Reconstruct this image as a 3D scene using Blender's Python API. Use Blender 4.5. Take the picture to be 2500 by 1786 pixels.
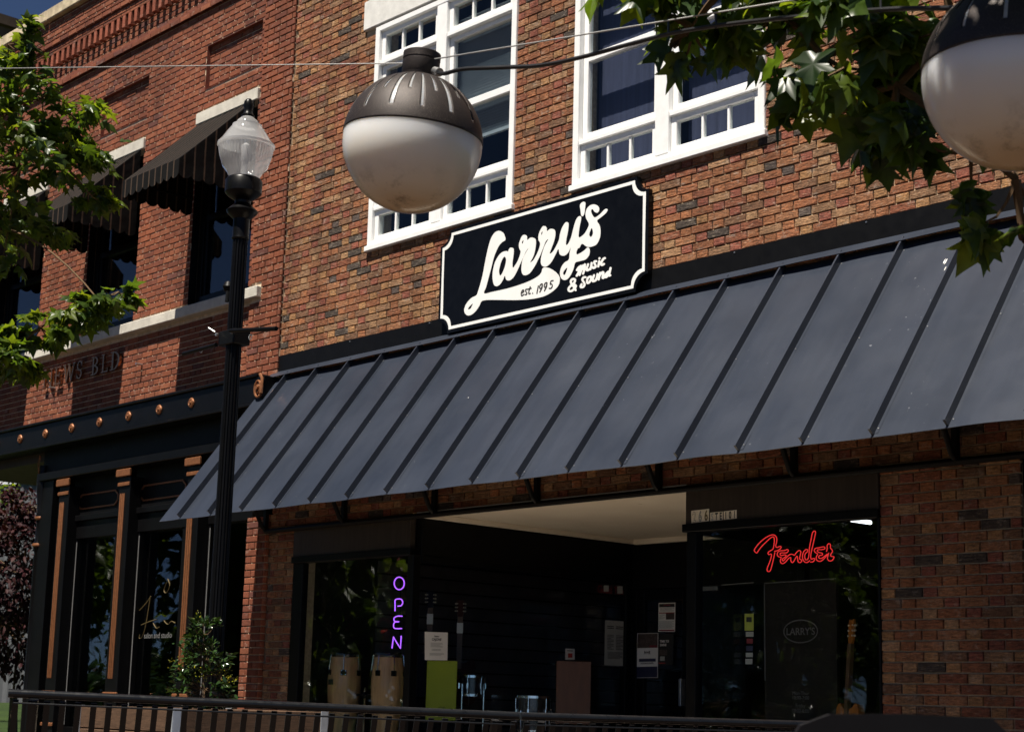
import bpy, math, random
import numpy as np
from mathutils import Vector, Matrix, Quaternion, noise as mnoise
R = math.radians
random.seed(7); rng = np.random.default_rng(11)
scene = bpy.context.scene
for o in list(bpy.data.objects): bpy.data.objects.remove(o)
COL = scene.collection

# ---------------------------------------------------------------- camera, world, sun, exposure
CR = np.array([[0.6794877108, 0.7332037276, 0.0266222597],      # camera right
               [-0.1106157129, 0.1382476253, -0.9842010761],    # camera down
               [-0.7253003619, 0.6658076959, 0.1750414154]])    # camera forward
FPX, CX, CY = 4041.665, 1228.944, 1004.664                      # in pixels of the 2500x1786 photograph
CAM = np.array([0.0, -9.161006, 0.95])
cd = bpy.data.cameras.new('camera'); cam = bpy.data.objects.new('camera', cd); COL.objects.link(cam)
cd.sensor_fit = 'HORIZONTAL'; cd.sensor_width = 36.0; cd.lens = FPX / 2500 * 36
cd.shift_x = (1250 - CX) / 2500; cd.shift_y = (CY - 893) / 2500
cd.clip_start = 0.05; cd.clip_end = 2000
mw = Matrix.Identity(4)
for i in range(3):
    mw[i][0] = CR[0][i]; mw[i][1] = -CR[1][i]; mw[i][2] = -CR[2][i]; mw[i][3] = CAM[i]
cam.matrix_world = mw
cd.dof.use_dof = True; cd.dof.focus_distance = 9.0; cd.dof.aperture_fstop = 8.0
scene.camera = cam

SUN = Vector((0.059, -0.403, 0.913)).normalized()               # towards the sun
world = bpy.data.worlds.new('World'); scene.world = world; world.use_nodes = True
wn = world.node_tree; wn.nodes.clear()
sky = wn.nodes.new('ShaderNodeTexSky'); sky.sky_type = 'NISHITA'; sky.sun_disc = False
sky.sun_elevation = math.asin(SUN.z); sky.sun_rotation = math.atan2(SUN.x, SUN.y)
sky.altitude = 1500; sky.air_density = 0.34; sky.dust_density = 0.05; sky.ozone_density = 3.0
bg = wn.nodes.new('ShaderNodeBackground'); bg.inputs['Strength'].default_value = 0.05
wo = wn.nodes.new('ShaderNodeOutputWorld')
wn.links.new(sky.outputs[0], bg.inputs['Color']); wn.links.new(bg.outputs[0], wo.inputs['Surface'])
sd = bpy.data.lights.new('sun', 'SUN'); sun = bpy.data.objects.new('sun', sd); COL.objects.link(sun)
sd.energy = 5.0; sd.angle = R(0.53); sd.color = (1.0, 0.93, 0.82)
sun.rotation_euler = (-SUN).to_track_quat('-Z', 'Y').to_euler(); sun.location = (0, -20, 40)
scene.view_settings.view_transform = 'Standard'; scene.view_settings.look = 'None'
scene.view_settings.gamma = 1.0; scene.view_settings.use_curve_mapping = False
scene.view_settings.exposure = 1.0

# ---------------------------------------------------------------- pixel -> place helpers
def ray(u, v): return CR.T @ np.array([(u - CX) / FPX, (v - CY) / FPX, 1.0])
def pixY(u, v, Y=0.0): d = ray(u, v); return Vector(CAM + d * ((Y - CAM[1]) / d[1]))
def pixX(u, v, X): d = ray(u, v); return Vector(CAM + d * ((X - CAM[0]) / d[0]))
def pixD(u, v, t): return Vector(CAM + ray(u, v) * t)
def proj(P):
    p = CR @ (np.array(P) - CAM); return (CX + FPX * p[0] / p[2], CY + FPX * p[1] / p[2], p[2])

# ---------------------------------------------------------------- materials
MATS = {}
def newmat(name):
    m = bpy.data.materials.new(name); m.use_nodes = True; nt = m.node_tree; nt.nodes.clear()
    out = nt.nodes.new('ShaderNodeOutputMaterial'); MATS[name] = m
    return m, nt, out
def N(nt, t, **kw):
    n = nt.nodes.new(t)
    for k, v in kw.items():
        if k.startswith('i_'): n.inputs[k[2:].replace('_', ' ')].default_value = v
        else: setattr(n, k, v)
    return n
def pos(nt): return N(nt, 'ShaderNodeNewGeometry').outputs['Position']
def noise_tex(nt, scale, vec=None, detail=4, rough=.55, stretch=None):
    n = N(nt, 'ShaderNodeTexNoise'); n.inputs['Scale'].default_value = scale
    n.inputs['Detail'].default_value = detail; n.inputs['Roughness'].default_value = rough
    v = vec or pos(nt)
    if stretch:
        mp = N(nt, 'ShaderNodeMapping'); mp.inputs['Scale'].default_value = stretch
        nt.links.new(v, mp.inputs['Vector']); v = mp.outputs[0]
    nt.links.new(v, n.inputs['Vector']); return n.outputs['Fac']
def ramp(nt, fac, stops):
    r = N(nt, 'ShaderNodeValToRGB'); e = r.color_ramp.elements
    while len(e) < len(stops): e.new(0.5)
    for el, (p, c) in zip(e, stops):
        el.position = p; el.color = (*c, 1) if len(c) == 3 else c
    nt.links.new(fac, r.inputs[0]); return r.outputs[0]
def mixc(nt, a, b, fac, mode='MIX'):
    m = N(nt, 'ShaderNodeMix', data_type='RGBA', blend_type=mode)
    for sock, v in ((m.inputs[0], fac), (m.inputs[6], a), (m.inputs[7], b)):
        if isinstance(v, bpy.types.NodeSocket): nt.links.new(v, sock)
        elif isinstance(v, (int, float)): sock.default_value = v
        else: sock.default_value = (*v, 1) if len(v) == 3 else v
    return m.outputs[2]
def principled(nt, out, rough=.5, metal=0.0, spec=.5, coat=0.0):
    p = N(nt, 'ShaderNodeBsdfPrincipled'); p.inputs['Roughness'].default_value = rough
    p.inputs['Metallic'].default_value = metal; p.inputs['Specular IOR Level'].default_value = spec
    p.inputs['Coat Weight'].default_value = coat
    nt.links.new(p.outputs[0], out.inputs['Surface']); return p
def bump(nt, p, h, strength, dist=.01):
    b = N(nt, 'ShaderNodeBump'); b.inputs['Strength'].default_value = strength; b.inputs['Distance'].default_value = dist
    nt.links.new(h, b.inputs['Height']); nt.links.new(b.outputs[0], p.inputs['Normal'])
def mat(name, col, rough=.5, metal=0.0, spec=.5, var=.15, scale=6, bmp=0.0, bscale=120, coat=0.0, stretch=None, rvar=.1):
    m, nt, out = newmat(name); p = principled(nt, out, rough, metal, spec, coat)
    n1 = noise_tex(nt, scale, stretch=stretch, detail=6, rough=.65)
    lo = tuple(max(0, c * (1 - var)) for c in col); hi = tuple(min(1, c * (1 + var)) for c in col)
    nt.links.new(ramp(nt, n1, [(.3, lo), (.7, hi)]), p.inputs['Base Color'])
    if rvar:
        n3 = noise_tex(nt, scale * 2.3, detail=5)
        mr = N(nt, 'ShaderNodeMapRange'); mr.inputs[3].default_value = max(0, rough - rvar); mr.inputs[4].default_value = min(1, rough + rvar)
        nt.links.new(n3, mr.inputs[0]); nt.links.new(mr.outputs[0], p.inputs['Roughness'])
    if bmp: bump(nt, p, noise_tex(nt, bscale, stretch=stretch, detail=5), bmp)
    return m
def brick_mat(name, streak, white, stretch):
    m, nt, out = newmat(name); p = principled(nt, out, .85, 0, .25)
    a = N(nt, 'ShaderNodeAttribute', attribute_name='bc')
    w = noise_tex(nt, 30, stretch=stretch, detail=7, rough=.72)
    f = noise_tex(nt, 62, detail=5, rough=.75)
    c1 = mixc(nt, a.outputs['Color'], ramp(nt, w, [(.34, (1 - streak,) * 3), (.47, (.95,) * 3), (.60, (1 + streak * .9,) * 3)]), 1.0, 'MULTIPLY')
    c2 = mixc(nt, c1, ramp(nt, f, [(.32, (1 - streak * .75,) * 3), (.5, (1, 1, 1)), (.68, (1 + streak * .6,) * 3)]), 1.0, 'MULTIPLY')
    if streak > .3:                                             # pale slurry left in the grooves of the bark-textured face
        w2 = noise_tex(nt, 44, stretch=(.42, 1, 1.9), detail=6, rough=.7)
        c2 = mixc(nt, c2, (.50, .40, .27), ramp(nt, w2, [(.56, (0, 0, 0)), (.68, (.55,) * 3)]))
    stn = noise_tex(nt, 1.6, stretch=(2.2, 1, .3), detail=5, rough=.6)
    c2 = mixc(nt, c2, ramp(nt, stn, [(.30, (.66, .64, .62)), (.5, (1, 1, 1)), (.72, (1.12, 1.1, 1.06))]), 1.0, 'MULTIPLY')
    big = noise_tex(nt, 0.9, detail=3)
    c3 = mixc(nt, c2, ramp(nt, big, [(.35, (.82, .8, .8)), (.65, (1.1, 1.1, 1.1))]), 1.0, 'MULTIPLY')
    ef = noise_tex(nt, 9, stretch=(1, 1, 1.6), detail=7, rough=.75)
    fac = ramp(nt, ef, [(.56, (0, 0, 0)), (.74, (white,) * 3)])
    c4 = mixc(nt, c3, (.52, .44, .36), fac)
    nt.links.new(c4, p.inputs['Base Color'])
    mx = N(nt, 'ShaderNodeMath', operation='ADD'); nt.links.new(w, mx.inputs[0]); 
    sc = N(nt, 'ShaderNodeMath', operation='MULTIPLY'); sc.inputs[1].default_value = .35; nt.links.new(f, sc.inputs[0]); nt.links.new(sc.outputs[0], mx.inputs[1])
    bump(nt, p, mx.outputs[0], 1.0 if streak > .2 else .4, .022 if streak > .2 else .008)
    return m
brick_mat('tapestry_brick', .55, .75, (.55, 1, 2.4))
brick_mat('red_brick', .16, .45, (1, 1, 1.4))
mat('tan_mortar', (.47, .37, .25), .95, spec=.1, var=.3, scale=30, bmp=.4)
mat('pale_mortar', (.54, .42, .30), .95, spec=.1, var=.3, scale=20, bmp=.4)
mat('brick_reveal', (.16, .05, .033), .9, spec=.2, var=.25, scale=20, bmp=.3)
mat('limestone', (.50, .47, .41), .85, spec=.2, var=.18, scale=7, bmp=.25, bscale=60)
mat('concrete_lintel', (.62, .61, .58), .85, spec=.2, var=.12, scale=9, bmp=.25, bscale=80)
mat('coping_stone', (.46, .38, .26), .9, spec=.2, var=.45, scale=5, bmp=.3, bscale=40)
mat('white_paint', (.78, .78, .77), .38, spec=.45, var=.06, scale=12)
mat('black_paint', (.0032, .0032, .0036), .34, spec=.16, var=.25, scale=5, rvar=.12)
mat('black_satin', (.0036, .0036, .004), .45, spec=.15, var=.3, scale=8)
mat('copper_paint', (.26, .105, .045), .38, .45, var=.25, scale=30, rvar=.12)
mat('bronze_letters', (.33, .17, .08), .25, .9, var=.25, scale=18)
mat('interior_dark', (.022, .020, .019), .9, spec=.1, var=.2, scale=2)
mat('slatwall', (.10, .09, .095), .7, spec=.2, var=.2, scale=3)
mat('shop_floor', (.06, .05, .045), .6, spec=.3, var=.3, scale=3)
mat('brown_metal', (.036, .027, .021), .55, spec=.35, var=.3, scale=3, stretch=(9, 1, .6))
mat('black_glossy_sign', (.0035, .0038, .0045), .25, spec=.17, var=.3, scale=10, rvar=.08)
mat('sign_white', (.78, .78, .76), .5, spec=.3, var=.05, scale=5)
mat('galvanised', (.5, .5, .5), .35, .9, var=.2, scale=20)
mat('chrome', (.75, .75, .76), .12, 1.0, var=.05)
mat('cedar_plank', (.085, .048, .028), .75, spec=.25, var=.45, scale=16, bmp=.5, bscale=60, stretch=(.6, .6, 9))
mat('bark', (.09, .065, .045), .9, spec=.2, var=.4, scale=18, bmp=.7, bscale=40, stretch=(1, 1, .3))
mat('twig', (.10, .06, .03), .8, spec=.2, var=.3, scale=30)
mat('dark_pavers', (.060, .042, .033), .9, spec=.2, var=.3, scale=5, bmp=.2)
mat('pavement_concrete', (.36, .31, .25), .9, spec=.2, var=.15, scale=4, bmp=.2)
mat('conga_wood', (.50, .30, .14), .38, spec=.5, var=.35, scale=9, stretch=(2.2, 2.2, .18), coat=.3)
mat('lime_paint', (.42, .50, .02), .45, spec=.4, var=.06)
mat('bubinga', (.075, .030, .012), .45, spec=.4, var=.3, scale=10, stretch=(1, 1, .2))
mat('guitar_amber', (.40, .14, .02), .25, spec=.5, var=.25, scale=8, coat=.5)
mat('guitar_neck', (.10, .05, .025), .4, var=.25, scale=15)
mat('guitar_navy', (.008, .008, .02), .5, spec=.15)
mat('guitar_red', (.04, .008, .006), .5, spec=.15)
mat('drum_black', (.02, .02, .022), .2, spec=.5, coat=.5)
mat('drum_skin', (.6, .58, .52), .6)
mat('paper', (.80, .79, .76), .8, spec=.15, var=.05, scale=3)
mat('paper_grey', (.42, .43, .41), .8, spec=.15, var=.08, scale=6)
mat('print_black', (.02, .02, .02), .7, var=.2)
mat('print_navy', (.02, .025, .07), .6, var=.2)
mat('print_maroon', (.20, .02, .03), .6, var=.2)
mat('print_photo', (.07, .05, .045), .6, var=.7, scale=60)
mat('print_red', (.5, .04, .03), .6, var=.1)
mat('print_olive', (.13, .10, .03), .7, var=.3, scale=60)
mat('number_plate', (.80, .73, .58), .6, var=.12, scale=40)
mat('print_lime', (.45, .5, .08), .7, var=.1)
mat('gold_leaf', (.11, .08, .03), .5, .3, var=.2, scale=30)
mat('faint_white', (.13, .13, .13), .7, var=.1)
mat('tuner_cream', (.60, .54, .40), .4)
mat('bench_steel', (.005, .0055, .0065), .30, spec=.45, var=.3, scale=14, rvar=.12)
mat('chair_plastic', (.004, .004, .005), .5, spec=.2, var=.2)
mat('grey_siding', (.10, .105, .115), .55, spec=.4, var=.15, scale=1.5)
mat('white_fascia', (.5, .52, .56), .7, var=.05)
mat('brown_render', (.10, .065, .045), .9, spec=.2, var=.25, scale=1.2)
mat('tan_render', (.30, .25, .19), .9, spec=.2, var=.2, scale=1.2)
mat('roof_felt', (.08, .08, .08), .9, spec=.2)
mat('steel_strip', (.55, .60, .66), .4, .6, var=.12, scale=12)
mat('soil', (.04, .028, .018), .95, spec=.1, var=.4, scale=30)
mat('wire_rope', (.45, .45, .44), .4, .8, var=.2, scale=200)
mat('cable_rubber', (.010, .010, .011), .35, spec=.5, var=.2)
mat('blind_slat', (.26, .29, .33), .6, spec=.3, var=.05)
mat('curtain', (.040, .044, .085), .85, spec=.2, var=.25, scale=8, stretch=(3, 3, .15))

def m_soffit():
    m, nt, out = newmat('soffit_paint'); p = principled(nt, out, .8, 0, .25)
    base = ramp(nt, noise_tex(nt, 1.6, detail=4), [(.3, (.74, .66, .55)), (.7, (.82, .75, .64))])
    sp = noise_tex(nt, 9, stretch=(1.5, .6, 1), detail=8, rough=.8)
    msk = noise_tex(nt, 1.1, detail=2)
    mu = N(nt, 'ShaderNodeMath', operation='MULTIPLY'); nt.links.new(ramp(nt, sp, [(.62, (0,) * 3), (.69, (1,) * 3)]), mu.inputs[0])
    nt.links.new(ramp(nt, msk, [(.42, (.15,) * 3), (.6, (1,) * 3)]), mu.inputs[1])
    nt.links.new(mixc(nt, base, (.16, .09, .045), mu.outputs[0]), p.inputs['Base Color'])
m_soffit()
def m_awning():
    m, nt, out = newmat('charcoal_sheet'); p = principled(nt, out, .34, 0, .5)
    big = ramp(nt, noise_tex(nt, 1.7, detail=5), [(.3, (.017, .022, .034)), (.7, (.027, .033, .048))])
    run = ramp(nt, noise_tex(nt, 7, stretch=(2.5, .22, .22), detail=6, rough=.7), [(.32, (.92,) * 3), (.5, (1, 1, 1)), (.70, (1.11, 1.10, 1.08))])
    big = mixc(nt, big, run, 1.0, 'MULTIPLY')
    fl = noise_tex(nt, 34, detail=3, rough=.6)
    sm = noise_tex(nt, 2.2, stretch=(1, .5, .5), detail=4)
    mu = N(nt, 'ShaderNodeMath', operation='MULTIPLY')
    nt.links.new(ramp(nt, fl, [(.70, (0,) * 3), (.735, (1,) * 3)]), mu.inputs[0]); nt.links.new(ramp(nt, sm, [(.52, (0,) * 3), (.72, (.6,) * 3)]), mu.inputs[1])
    nt.links.new(mixc(nt, big, (.45, .47, .5), mu.outputs[0]), p.inputs['Base Color'])
    mr = N(nt, 'ShaderNodeMapRange'); mr.inputs[3].default_value = .26; mr.inputs[4].default_value = .42
    nt.links.new(noise_tex(nt, 3.1, detail=6), mr.inputs[0]); nt.links.new(mr.outputs[0], p.inputs['Roughness'])
    bump(nt, p, noise_tex(nt, 2.6, detail=2), .25, .02)
m_awning()
def m_stripe():
    m, nt, out = newmat('striped_canvas'); p = principled(nt, out, .9, 0, .08)
    uv = N(nt, 'ShaderNodeUVMap', uv_map='s'); sx = N(nt, 'ShaderNodeSeparateXYZ'); nt.links.new(uv.outputs[0], sx.inputs[0])
    fr = N(nt, 'ShaderNodeMath', operation='FRACT'); nt.links.new(sx.outputs[0], fr.inputs[0])
    f = ramp(nt, fr.outputs[0], [(0, (0, 0, 0)), (.40, (0, 0, 0)), (.41, (1, 1, 1)), (.56, (1, 1, 1)), (.57, (0, 0, 0))])
    base = ramp(nt, noise_tex(nt, 5), [(.3, (.005, .005, .005)), (.7, (.008, .0075, .0075))])
    nt.links.new(mixc(nt, base, (.065, .045, .033), f), p.inputs['Base Color'])
    bump(nt, p, noise_tex(nt, 3, detail=3), .35, .03)
m_stripe()
def m_glass(name, tint=(.92, .95, .95), ior=1.5, wob=.03):
    m, nt, out = newmat(name)
    fz = N(nt, 'ShaderNodeFresnel')                       # same reflectance from either face of the pane
    ge = N(nt, 'ShaderNodeNewGeometry'); mr = N(nt, 'ShaderNodeMapRange'); mr.inputs[3].default_value = ior; mr.inputs[4].default_value = 1 / ior
    nt.links.new(ge.outputs['Backfacing'], mr.inputs[0]); nt.links.new(mr.outputs[0], fz.inputs['IOR'])
    tr = N(nt, 'ShaderNodeBsdfTransparent'); tr.inputs[0].default_value = (*tint, 1)
    gl = N(nt, 'ShaderNodeBsdfGlossy'); gl.inputs['Roughness'].default_value = .012; gl.inputs['Color'].default_value = (1, 1, 1, 1)
    b = N(nt, 'ShaderNodeBump'); b.inputs['Strength'].default_value = wob; b.inputs['Distance'].default_value = .05
    nt.links.new(noise_tex(nt, 1.4, detail=1), b.inputs['Height']); nt.links.new(b.outputs[0], gl.inputs['Normal'])
    mx = N(nt, 'ShaderNodeMixShader'); nt.links.new(fz.outputs[0], mx.inputs[0]); nt.links.new(tr.outputs[0], mx.inputs[1]); nt.links.new(gl.outputs[0], mx.inputs[2])
    nt.links.new(mx.outputs[0], out.inputs['Surface'])
m_glass('window_glass', ior=1.32); m_glass('tinted_glass', (.55, .58, .60), 1.6)
def m_acrylic():
    m, nt, out = newmat('opal_acrylic'); p = principled(nt, out, .22, 0, .5)
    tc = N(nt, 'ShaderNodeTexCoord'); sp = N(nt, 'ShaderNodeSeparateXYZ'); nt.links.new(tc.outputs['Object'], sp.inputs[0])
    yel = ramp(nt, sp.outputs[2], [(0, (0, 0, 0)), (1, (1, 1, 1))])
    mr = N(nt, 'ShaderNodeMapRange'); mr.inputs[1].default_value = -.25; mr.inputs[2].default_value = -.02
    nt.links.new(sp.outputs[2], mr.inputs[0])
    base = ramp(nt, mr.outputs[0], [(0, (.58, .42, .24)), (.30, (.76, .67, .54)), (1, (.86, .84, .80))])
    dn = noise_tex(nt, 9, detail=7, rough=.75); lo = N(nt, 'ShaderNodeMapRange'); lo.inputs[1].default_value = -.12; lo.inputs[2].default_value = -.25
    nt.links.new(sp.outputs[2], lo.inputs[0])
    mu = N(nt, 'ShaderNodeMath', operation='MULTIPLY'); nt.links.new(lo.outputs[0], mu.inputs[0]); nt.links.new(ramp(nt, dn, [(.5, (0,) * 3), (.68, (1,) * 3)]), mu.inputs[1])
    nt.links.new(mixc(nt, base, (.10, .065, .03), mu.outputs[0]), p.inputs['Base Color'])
    ts = N(nt, 'ShaderNodeBsdfTranslucent'); ts.inputs[0].default_value = (.92, .86, .76, 1)
    mx = N(nt, 'ShaderNodeMixShader'); mx.inputs[0].default_value = .12
    p.inputs['Subsurface Weight'].default_value = 1.0; p.inputs['Subsurface Radius'].default_value = (1.0, .92, .80); p.inputs['Subsurface Scale'].default_value = .10
    nt.links.new(p.outputs[0], mx.inputs[1]); nt.links.new(ts.outputs[0], mx.inputs[2]); nt.links.new(mx.outputs[0], out.inputs['Surface'])
m_acrylic()
def m_flake():
    m, nt, out = newmat('bronze_flake'); p = principled(nt, out, .52, .35, .4)
    v = N(nt, 'ShaderNodeTexVoronoi'); v.inputs['Scale'].default_value = 420; nt.links.new(pos(nt), v.inputs['Vector'])
    nt.links.new(ramp(nt, v.outputs['Distance'], [(.06, (.34, .27, .22)), (.20, (.036, .027, .024)), (.8, (.020, .0155, .0145))]), p.inputs['Base Color'])
    bump(nt, p, v.outputs['Distance'], .25, .002)
m_flake()
def m_prism():
    m, nt, out = newmat('prismatic_glass')
    g = N(nt, 'ShaderNodeBsdfGlossy'); g.inputs['Roughness'].default_value = .06
    t = N(nt, 'ShaderNodeBsdfTransparent'); t.inputs[0].default_value = (.80, .80, .82, 1)
    ts = N(nt, 'ShaderNodeBsdfTranslucent'); ts.inputs[0].default_value = (.8, .8, .8, 1)
    df = N(nt, 'ShaderNodeBsdfDiffuse'); df.inputs[0].default_value = (.75, .75, .75, 1)
    lw = N(nt, 'ShaderNodeFresnel'); ge = N(nt, 'ShaderNodeNewGeometry'); mr = N(nt, 'ShaderNodeMapRange'); mr.inputs[3].default_value = 1.6; mr.inputs[4].default_value = 1 / 1.6
    nt.links.new(ge.outputs['Backfacing'], mr.inputs[0]); nt.links.new(mr.outputs[0], lw.inputs[0])
    a = N(nt, 'ShaderNodeMixShader'); a.inputs[0].default_value = .5; nt.links.new(ts.outputs[0], a.inputs[1]); nt.links.new(df.outputs[0], a.inputs[2])
    b = N(nt, 'ShaderNodeMixShader'); b.inputs[0].default_value = .42; nt.links.new(t.outputs[0], b.inputs[1]); nt.links.new(a.outputs[0], b.inputs[2])
    c = N(nt, 'ShaderNodeMixShader'); nt.links.new(lw.outputs[0], c.inputs[0]); nt.links.new(b.outputs[0], c.inputs[1]); nt.links.new(g.outputs[0], c.inputs[2])
    nt.links.new(c.outputs[0], out.inputs['Surface'])
m_prism()
def m_leaf(name, trans, gloss=.35, tcol=1.0, spec=.5):
    m, nt, out = newmat(name); p = principled(nt, out, gloss, 0, spec)
    a = N(nt, 'ShaderNodeAttribute', attribute_name='bc')
    c = mixc(nt, a.outputs['Color'], ramp(nt, noise_tex(nt, 25, detail=4), [(.3, (.75,) * 3), (.7, (1.25,) * 3)]), 1.0, 'MULTIPLY')
    nt.links.new(c, p.inputs['Base Color'])
    ts = N(nt, 'ShaderNodeBsdfTranslucent'); nt.links.new(mixc(nt, c, (1.9 * tcol, 1.7 * tcol, .5), 1.0, 'MULTIPLY'), ts.inputs[0])
    mx = N(nt, 'ShaderNodeMixShader'); mx.inputs[0].default_value = trans
    nt.links.new(p.outputs[0], mx.inputs[1]); nt.links.new(ts.outputs[0], mx.inputs[2]); nt.links.new(mx.outputs[0], out.inputs['Surface'])
m_leaf('maple_leaf', .56); m_leaf('plum_leaf', .10, .6, spec=.15); m_leaf('shrub_leaf', .12, .16)
def m_emit(name, col, s):
    m, nt, out = newmat(name); e = N(nt, 'ShaderNodeEmission'); e.inputs[0].default_value = (*col, 1); e.inputs[1].default_value = s
    nt.links.new(e.outputs[0], out.inputs['Surface'])
m_emit('neon_purple', (.36, .10, .95), 1.15); m_emit('neon_red', (1.0, .04, .04), .48); m_emit('lamp_tube', (.9, .95, 1.0), 2.2)
def m_grass():
    m, nt, out = newmat('grass_ground'); p = principled(nt, out, .9, 0, .2)
    g = ramp(nt, noise_tex(nt, 1.2, detail=8, rough=.8), [(.3, (.008, .018, .004)), (.7, (.03, .055, .009))])
    nt.links.new(g, p.inputs['Base Color']); bump(nt, p, noise_tex(nt, 12, detail=6), .8, .08)
m_grass()

# ---------------------------------------------------------------- object helpers
def link(o, parent=None):
    COL.objects.link(o)
    if parent is not None: o.parent = parent
    return o
def tag(o, label=None, cat=None, group=None, kind=None):
    if label: o['label'] = label
    if cat: o['category'] = cat
    if group: o['group'] = group
    if kind: o['kind'] = kind
    return o
def empty(name, loc=(0, 0, 0), label=None, cat=None, group=None, parent=None, rz=0):
    o = bpy.data.objects.new(name, None); o.empty_display_size = .2; link(o, parent)
    o.location = loc; o.rotation_euler = (0, 0, rz)
    return tag(o, label, cat, group)
class MB:
    def __init__(s): s.v = []; s.f = []; s.uv = []; s.smooth = False
    def add(s, vs, fs):
        b = len(s.v); s.v += [tuple(v) for v in vs]; s.f += [tuple(i + b for i in f) for f in fs]; return s
    def box(s, x0, x1, y0, y1, z0, z1):
        x0, x1 = min(x0, x1), max(x0, x1); y0, y1 = min(y0, y1), max(y0, y1); z0, z1 = min(z0, z1), max(z0, z1)
        return s.add([(x0, y0, z0), (x1, y0, z0), (x1, y1, z0), (x0, y1, z0), (x0, y0, z1), (x1, y0, z1), (x1, y1, z1), (x0, y1, z1)],
                     [(0, 3, 2, 1), (4, 5, 6, 7), (0, 1, 5, 4), (1, 2, 6, 5), (2, 3, 7, 6), (3, 0, 4, 7)])
    def bbox(s, x0, x1, y0, y1, z0, z1, c=.004):     # box with chamfered edges (along the longest reading faces)
        x0, x1 = min(x0, x1), max(x0, x1); y0, y1 = min(y0, y1), max(y0, y1); z0, z1 = min(z0, z1), max(z0, z1)
        c = min(c, (x1 - x0) * .4, (y1 - y0) * .4, (z1 - z0) * .4)
        pts = []
        for z, i in ((z0, c), (z0 + c, 0), (z1 - c, 0), (z1, c)):
            X0, X1, Y0, Y1 = x0 + i, x1 - i, y0 + i, y1 - i
            pts += [(X0 + c, Y0, z), (X1 - c, Y0, z), (X1, Y0 + c, z), (X1, Y1 - c, z), (X1 - c, Y1, z), (X0 + c, Y1, z), (X0, Y1 - c, z), (X0, Y0 + c, z)]
        fs = [tuple(range(7, -1, -1)), tuple(range(24, 32))]
        for k in range(3):
            for j in range(8): fs.append((k * 8 + j, k * 8 + (j + 1) % 8, k * 8 + 8 + (j + 1) % 8, k * 8 + 8 + j))
        return s.add(pts, fs)
    def quad(s, a, b, c, d): return s.add([a, b, c, d], [(0, 1, 2, 3)])
    def tube(s, pts, r, n=8, cap=True):
        pts = [Vector(p) for p in pts]; rs = r if isinstance(r, (list, tuple)) else [r] * len(pts)
        T = [(pts[min(i + 1, len(pts) - 1)] - pts[max(i - 1, 0)]).normalized() for i in range(len(pts))]
        up = Vector((0, 0, 1)) if abs(T[0].z) < .9 else Vector((1, 0, 0)); nrm = T[0].cross(up).normalized()
        vs = []
        for i, p in enumerate(pts):
            if i: nrm = (T[i - 1].rotation_difference(T[i]) @ nrm).normalized()
            bn = T[i].cross(nrm)
            vs += [p + (nrm * math.cos(2 * math.pi * k / n) + bn * math.sin(2 * math.pi * k / n)) * rs[i] for k in range(n)]
        fs = [(i * n + k, i * n + (k + 1) % n, (i + 1) * n + (k + 1) % n, (i + 1) * n + k) for i in range(len(pts) - 1) for k in range(n)]
        if cap: fs += [tuple(range(n - 1, -1, -1)), tuple(range((len(pts) - 1) * n, len(pts) * n))]
        return s.add(vs, fs)
    def lathe(s, prof, n=24, c=(0, 0, 0), flute=None, closed=True):
        vs = []
        for r, z in prof:
            for k in range(n):
                a = 2 * math.pi * k / n; rr = r * (1 if flute is None else flute(k, z)); vs.append((c[0] + rr * math.cos(a), c[1] + rr * math.sin(a), c[2] + z))
        m = len(prof); fs = [(i * n + k, i * n + (k + 1) % n, (i + 1) * n + (k + 1) % n, (i + 1) * n + k) for i in range(m - 1) for k in range(n)]
        if closed: fs += [tuple(range(n - 1, -1, -1)), tuple(range((m - 1) * n, m * n))]
        return s.add(vs, fs)
    def prism(s, poly, t, fn):
        """poly: 2D points; fn(x, y, d) -> 3D; d in (0, t)"""
        n = len(poly); vs = [fn(x, y, 0) for x, y in poly] + [fn(x, y, t) for x, y in poly]
        return s.add(vs, [tuple(range(n)), tuple(range(2 * n - 1, n - 1, -1))] + [(i, i + n, (i + 1) % n + n, (i + 1) % n) for i in range(n)])
    def xf(s, M_): s.v = [tuple(M_ @ Vector(v)) for v in s.v]; return s
    def build(s, name, matn, parent=None, smooth=False, fix=True):
        me = bpy.data.meshes.new(name); me.from_pydata(s.v, [], s.f); me.update()
        if fix:
            import bmesh
            bm = bmesh.new(); bm.from_mesh(me); bmesh.ops.recalc_face_normals(bm, faces=bm.faces); bm.to_mesh(me); bm.free()
        me.materials.append(MATS[matn])
        o = bpy.data.objects.new(name, me); link(o, parent)
        if smooth:
            me.shade_smooth()
            try: me.set_sharp_from_angle(angle=R(40))
            except Exception: pass
        return o
def box(name, m, parent, x0, x1, y0, y1, z0, z1, c=0):
    b = MB(); (b.bbox(x0, x1, y0, y1, z0, z1, c) if c else b.box(x0, x1, y0, y1, z0, z1)); return b.build(name, m, parent, fix=False)
def tagkind(o, k): o['kind'] = k; return o
def color_attr(me, cols):
    a = me.attributes.new('bc', 'FLOAT_COLOR', 'POINT'); a.data.foreach_set('color', np.asarray(cols, dtype=np.float32).ravel())
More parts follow.
